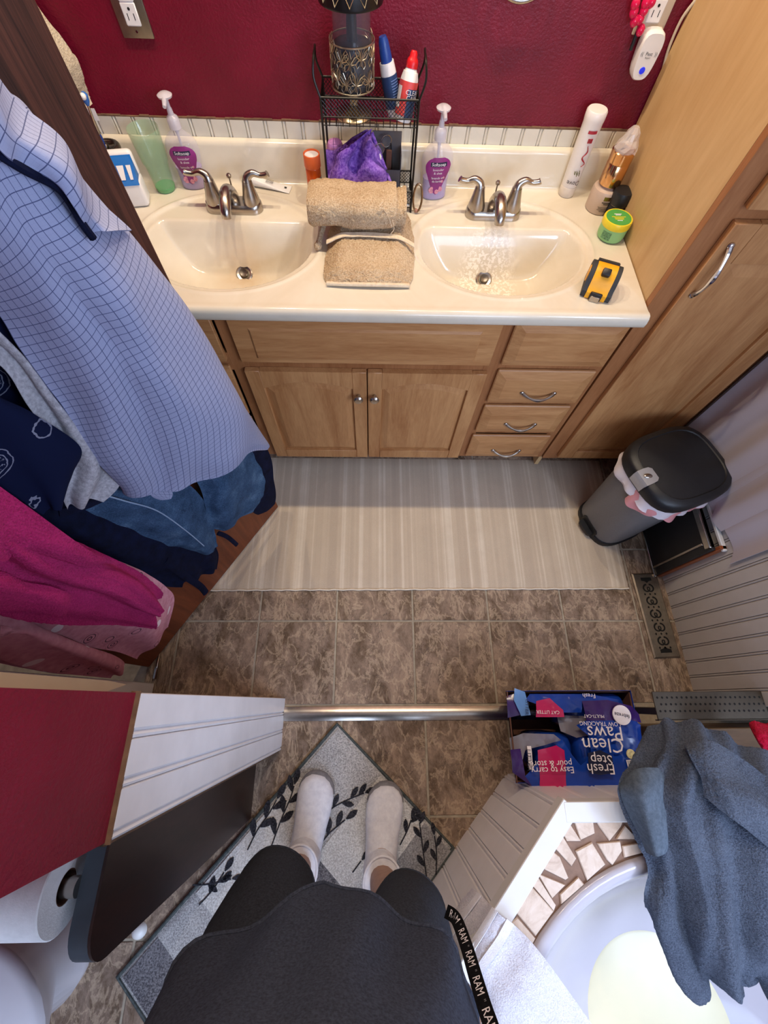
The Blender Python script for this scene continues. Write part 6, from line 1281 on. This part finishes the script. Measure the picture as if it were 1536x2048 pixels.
# ================================================================ the person holding the camera
per = thing('person', (-.07, -.42, 0), 'person in charcoal shirt, dark shorts and white socks standing on the mat', 'person')
def skin_mesh(name, joints, edges, root, mat, parent, lev=2):
    me = bpy.data.meshes.new(name); names = list(joints); o0 = ORG[parent.name]
    me.from_pydata([Vector(joints[n][:3])-o0 for n in names], [(names.index(a), names.index(b)) for a, b in edges], [])
    o = bpy.data.objects.new(name, me); COL.objects.link(o); o.parent = parent
    sk = o.modifiers.new('skin', 'SKIN'); sk.use_smooth_shade = True; ss = o.modifiers.new('subdivide', 'SUBSURF'); ss.levels = lev; ss.render_levels = lev
    for i, n in enumerate(names):
        r = joints[n][3]; me.skin_vertices[0].data[i].radius = (r, r) if not isinstance(r, tuple) else r
        me.skin_vertices[0].data[i].use_root = (n == root)
    dg = bpy.context.evaluated_depsgraph_get(); ev = o.evaluated_get(dg); m2 = bpy.data.meshes.new_from_object(ev)
    o.modifiers.clear(); o.data = m2; m2.polygons.foreach_set('use_smooth', [True]*len(m2.polygons)); m2.materials.clear(); m2.materials.append(mat)
    ORG[o.name] = o0; return o
FLt, FRt = Zp(643, 1552, .035), Zp(768, 1572, .035)          # toe ends, left and right of the picture
AL, AR = Vector((-.196, -.415, .10)), Vector((.030, -.445, .10))
KL, KR = Vector((-.205, -.395, .48)), Vector((.075, -.440, .48))
J = {'pelvis': (-.075, -.44, .90, .09), 'waist': (-.075, -.44, 1.05, .105), 'chest': (-.075, -.445, 1.24, .11), 'upper': (-.075, -.45, 1.38, .10), 'neck': (-.075, -.44, 1.48, .052), 'jaw': (-.07, -.42, 1.56, .062), 'head': (-.07, -.425, 1.66, .085), 'crown': (-.07, -.43, 1.73, .055),
     'hipL': (-.165, -.44, .84, .075), 'thighL': (-.19, -.43, .66, .072), 'kneeL': (*KL, .058), 'calfL': (KL.x+.003, KL.y-.02, .34, .056), 'shinL': (AL.x, AL.y-.005, .20, .040), 'ankL': (*AL, .031),
     'hipR': (.015, -.44, .84, .075), 'thighR': (.05, -.445, .66, .072), 'kneeR': (*KR, .058), 'calfR': (KR.x-.015, KR.y-.02, .34, .056), 'shinR': (AR.x+.005, AR.y-.003, .20, .040), 'ankR': (*AR, .031),
     'shL': (-.235, -.46, 1.37, .058), 'elL': (-.33, -.41, 1.13, .042), 'foL': (-.25, -.29, 1.28, .036), 'wrL': (-.15, -.165, 1.47, .026), 'shR': (.085, -.46, 1.37, .058), 'elR': (.20, -.41, 1.13, .042), 'foR': (.15, -.29, 1.28, .036), 'wrR': (.09, -.165, 1.47, .026)}
for s, T, A in (('L', FLt, AL), ('R', FRt, AR)):
    d = (Vector((T.x, T.y, 0))-Vector((A.x, A.y, 0))).normalized()
    J['heel'+s] = (A.x-d.x*.035, A.y-d.y*.035, .035, .030); J['mid'+s] = tuple(Vector((A.x, A.y, .046))+d*.075)+(.024,); J['ball'+s] = (T.x-d.x*.055, T.y-d.y*.055, .032, .026); J['toe'+s] = (T.x-d.x*.02, T.y-d.y*.02, .026, .018)
E_ = [('pelvis', 'waist'), ('waist', 'chest'), ('chest', 'upper'), ('upper', 'neck'), ('neck', 'jaw'), ('jaw', 'head'), ('head', 'crown')]
for s in 'LR': E_ += [('pelvis', 'hip'+s), ('hip'+s, 'thigh'+s), ('thigh'+s, 'knee'+s), ('knee'+s, 'calf'+s), ('calf'+s, 'shin'+s), ('shin'+s, 'ank'+s), ('ank'+s, 'heel'+s), ('ank'+s, 'mid'+s), ('mid'+s, 'ball'+s), ('ball'+s, 'toe'+s), ('upper', 'sh'+s), ('sh'+s, 'el'+s), ('el'+s, 'fo'+s), ('fo'+s, 'wr'+s)]
# hands close on the phone held just behind the lens
for s, sg in (('L', -1), ('R', 1)):
    w0 = Vector(J['wr'+s][:3]); pc_ = Vector((sg*.085, -.105, 1.560)); J['palm'+s] = (*pc_, .024); E_.append(('wr'+s, 'palm'+s))
    for k, (dx, L) in enumerate(((-.024, .9), (-.008, 1.0), (.008, .95), (.023, .8))):
        b_ = pc_+Vector((sg*.004, .022, .012))+Vector((0, dx*.9, -dx*.35)); m_ = b_+Vector((-sg*.006, .016, .030))*L; e_ = m_+Vector((-sg*.024, .004, .012))*L
        for nm, p, r in (('a', b_, .0095), ('b', m_, .0085), ('c', e_, .0075)): J['f%d%s%s' % (k, nm, s)] = (*p, r)
        E_ += [('palm'+s, 'f%da%s' % (k, s)), ('f%da%s' % (k, s), 'f%db%s' % (k, s)), ('f%db%s' % (k, s), 'f%dc%s' % (k, s))]
    b_ = pc_+Vector((-sg*.014, -.020, .004)); e_ = b_+Vector((-sg*.022, -.010, .024)); J['tha'+s] = (*b_, .011); J['thb'+s] = (*e_, .009); E_ += [('palm'+s, 'tha'+s), ('tha'+s, 'thb'+s)]
body = skin_mesh('body', J, E_, 'pelvis', M_SKIN, per)
# face and hair (above the picture)
hd = Vector((-.07, -.425, 1.655))
hr = MB(); R_ = []
for i in range(9):
    a = -.1+1.65*i/8; R_.append([hd+Vector((.094*math.cos(a)*math.cos(2*PI*j/24), .104*math.cos(a)*math.sin(2*PI*j/24)-.012, .055+.095*math.sin(a)-(.03 if math.sin(2*PI*j/24) < .3 and i < 2 else 0))) for j in range(24)])
obj('hair', hr.rings(R_), M_HAIR, per)
for sg in (-1, 1):
    obj('eye', MB().sphere(hd+Vector((sg*.031, .076, .0)), .011, 12, 8), M_WHITEPL, per); obj('ear', MB().sphere(hd+Vector((sg*.088, -.01, -.01)), .026, 12, 8, (.35, .7, 1.1)), M_SKIN, per)
obj('nose', MB().sphere(hd+Vector((0, .092, -.03)), .014, 12, 8, (.8, 1.1, 1.5)), M_SKIN, per); obj('mouth', MB().sphere(hd+Vector((0, .072, -.072)), .02, 12, 8, (1.1, .5, .3)), plain('lip', '#8a5248', .5), per)
# socks
def sock(T, A, s, lean):
    d = (Vector((T.x, T.y, 0))-Vector((A.x, A.y, 0))).normalized(); n_ = Vector((-d.y, d.x, 0)); LT = (Vector((T.x, T.y, 0))-Vector((A.x, A.y, 0))).length
    sec = [(-.052, .030, .030, .030), (-.046, .040, .034, .034), (-.02, .050, .037, .042), (.03, .050, .037, .045), (.07, .042, .039, .040), (LT*.55, .036, .043, .036), (LT*.75, .029, .045, .029), (LT*.86, .025, .040, .025), (LT*.94, .022, .031, .022), (LT*1.0, .020, .018, .017), (LT*1.02, .019, .004, .004)]
    R_ = []
    base = Vector((A.x, A.y, .0115))
    for a, zc, hw_, hh in sec: hw_ *= 1.28; hh *= 1.05; R_.append([base+d*a+n_*(hw_*math.copysign(abs(math.cos(2*PI*j/28))**.85, math.cos(2*PI*j/28))+lean*-.010*max(0, a/LT)**2)+Vector((0, 0, max(0.0, zc+hh*math.sin(2*PI*j/28)))) for j in range(28)])
    foot = MB().rings(R_)
    leg = [[Vector((A.x, A.y, 0))+(Vector((J['shin'+s][0], J['shin'+s][1], 0))-Vector((A.x, A.y, 0)))*min(1, (z-.1)/.1 if z > .1 else 0)-d*.006+d*(r*1.18*math.cos(2*PI*j/28))+n_*(r*math.sin(2*PI*j/28))+Vector((0, 0, z)) for j in range(28)] for z, r in ((.03, .046), (.06, .050), (.085, .0505), (.10, .0495), (.115, .0502), (.125, .049), (.14, .0505), (.152, .0495), (.165, .051), (.172, .0515))]
    so = obj('sock', foot.rings(leg), M_SOCK, per, ang=70)
    # grey toe seam patch
    tz = MB(); R2 = []
    for a, zc, hw_, hh in sec[6:]: R2.append([base+d*(a+.009)+n_*((hw_*1.28+.0014)*math.cos(t__)+lean*-.010*max(0, a/LT)**2)+Vector((0, 0, max(0.0, zc+(hh+.0012)*math.sin(t__)-.012))) for t__ in [2*PI*j/28 for j in range(28)]])
    obj('toe_seam', tz.rings(R2), M_SOCKG, so, ang=70)
    obj('cuff', MB().tube([Vector((J['shin'+s][0], J['shin'+s][1], 0))*.72+Vector((A.x, A.y, 0))*.28-d*.006+d*(.0515*1.18*math.cos(2*PI*j/28))+n_*(.0515*math.sin(2*PI*j/28))+Vector((0, 0, .172)) for j in range(28)], .0035, 8, True), M_SOCK, so)
sock(FLt, AL, 'L', -1); sock(FRt, AR, 'R', 1)
# shorts
def ell(c, rx, ry, n=48, w=0, ph=0): return [Vector((c[0]+rx*math.cos(2*PI*j/n)*(1+w*math.sin(2*PI*j/n*5+ph)), c[1]+ry*math.sin(2*PI*j/n)*(1+w*math.sin(2*PI*j/n*4+ph)), c[2])) for j in range(n)]
sm_ = MB()
sm_.rings([ell((-.215, -.405, .405), .088, .095, w=.02), ell((-.215, -.406, .412), .090, .098, w=.02), ell((-.213, -.41, .50), .092, .102, w=.025, ph=1), ell((-.205, -.43, .60), .108, .108, w=.02, ph=2), ell((-.195, -.445, .70), .118, .105), ell((-.15, -.445, .84), .09, .09)], False, False)
sm_.rings([ell((.085, -.455, .395), .084, .095, w=.02), ell((.085, -.455, .402), .086, .098, w=.02), ell((.078, -.45, .50), .090, .102, w=.025, ph=2), ell((.06, -.45, .60), .096, .104, w=.02, ph=1), ell((.03, -.45, .70), .098, .096), ell((.0, -.445, .84), .09, .09)], False, False)
sm_.rings([ell((-.075, -.447, .72), .225, .108), ell((-.075, -.447, .85), .222, .112), ell((-.075, -.44, .99), .17, .105)], False, False)
shorts = obj('shorts', sm_, M_SHORT, per, ang=70)
for c, rx, ry in (((-.215, -.405, .405), .089, .096), ((.085, -.455, .395), .085, .096)): obj('hem', MB().tube(ell(c, rx, ry, 40, .02), .003, 6, True), M_SHORT, shorts)
# shirt
def hemz(a): return .70+.006*math.sin(a*2+1)+.17*max(0, -math.cos(a))**.9+.07*max(0, math.cos(a))**1.5
SR = []
ns = 96
for k in range(37):
    f = k/36; ring = []
    for j in range(ns):
        a = 2*PI*j/ns; z0 = hemz(a); z = z0+(1.40-z0)*f
        def lerp(tab, z):
            for (za, va), (zb_, vb) in zip(tab, tab[1:]):
                if z <= zb_: return va+(vb-va)*max(0, (z-za))/(zb_-za)
            return tab[-1][1]
        rx = lerp([(.66, .245), (.80, .238), (.95, .215), (1.10, .205), (1.25, .205), (1.36, .195), (1.40, .15)], z); ry = lerp([(.66, .152), (.80, .150), (.95, .146), (1.10, .140), (1.25, .132), (1.36, .10), (1.40, .075)], z)
        cy_ = lerp([(.66, -.449), (.95, -.445), (1.25, -.445), (1.40, -.455)], z)
        cf, sf = math.cos(a), math.sin(a); e = 2.35; r = (abs(cf)**e+abs(sf)**e)**(-1/e)
        fold = (.008*math.sin(a*7+z*5)+.006*math.sin(a*12-z*9))*max(0, 1-f*1.6)+.006*noise.noise(Vector((cf*3, sf*3, z*6)))
        ring.append(Vector((-.082+(rx+fold)*r*cf, cy_+(ry+fold)*r*sf, z)))
    SR.append(ring)
shirt = obj('shirt', MB().rings(SR, False, False), M_CHAR, per, ang=80)
obj('hem', MB().tube(SR[0], .0042, 6, True), M_CHAR, shirt)
for s, sg in (('L', -1), ('R', 1)):
    A0, B0 = Vector(J['sh'+s][:3]), Vector(J['el'+s][:3]); obj('sleeve', MB().tube([A0+Vector((-sg*.05, 0, .015)), A0, A0.lerp(B0, .35), A0.lerp(B0, .72)], [.075, .078, .074, .078], 20), M_CHAR, shirt)
fl = [Vector((.13, -.305, .72)), Vector((.135, -.30, .82)), Vector((.13, -.305, .92)), Vector((.115, -.31, 1.05))]
# black lanyard hanging from the pocket
ln = thing('lanyard_strap', (.18, -.40, .55), 'black lanyard strap with white RAM lettering hanging at the hip', 'strap')
lp = spline([Yp(892, 1822, -.36), Yp(912, 1838, -.36), Yp(932, 1890, -.37), Yp(950, 1950, -.38), Yp(968, 2010, -.39), Yp(985, 2060, -.40), Yp(1000, 2110, -.41)], 8)
wd = Vector((.55, .65, .5)).normalized(); NL = len(lp); vs = []
def sdir(i): 
    t__ = (lp[min(i+1, NL-1)]-lp[max(i-1, 0)]).normalized(); v_ = (EYE-lp[i]).normalized(); return t__.cross(v_).normalized(), t__, v_
for i in range(NL):
    sd_, t__, v_ = sdir(i); hw_ = .0105
    vs += [lp[i]-sd_*hw_, lp[i]+sd_*hw_, lp[i]+sd_*hw_-v_*.0015, lp[i]-sd_*hw_-v_*.0015]
obj('webbing', MB().rings([vs[i*4:i*4+4] for i in range(NL)]), M_STRAP, ln, smooth=False)
cum = [0.0]
for i in range(1, NL): cum.append(cum[-1]+(lp[i]-lp[i-1]).length)
def onstrap(s0):
    def fn(a, b):
        s = min(max(s0+a, 0), cum[-1]-1e-6); i = max(k for k in range(NL) if cum[k] <= s); f = (s-cum[i])/max(1e-9, cum[min(i+1, NL-1)]-cum[i]); p = lp[i].lerp(lp[min(i+1, NL-1)], f); sd_, t__, v_ = sdir(i)
        return p-sd_*b*-1*(-1)+v_*.0006
    return fn
for k in range(6):
    letter('lettering', 'RAM', .0165, onstrap(.028+.052*k), M_WINK, ln)
    letter('lettering', "''", .012, onstrap(.054+.052*k), plain('grey_ink', '#8a8a90', .5) if 'grey_ink' not in MATS else MATS['grey_ink'], ln)
# the phone itself, behind the lens
ph0 = EYE-CF*.012-CU*.045; mt = Matrix(((CR.x, CU.x, -CF.x, ph0.x), (CR.y, CU.y, -CF.y, ph0.y), (CR.z, CU.z, -CF.z, ph0.z), (0, 0, 0, 1)))
phn = thing('phone', ph0, 'dark smartphone held in both hands', 'phone'); obj('case', MB().box((-.037, -.075, -.004), (.037, .075, .004), .003, 2, mt), M_BLACK, phn)
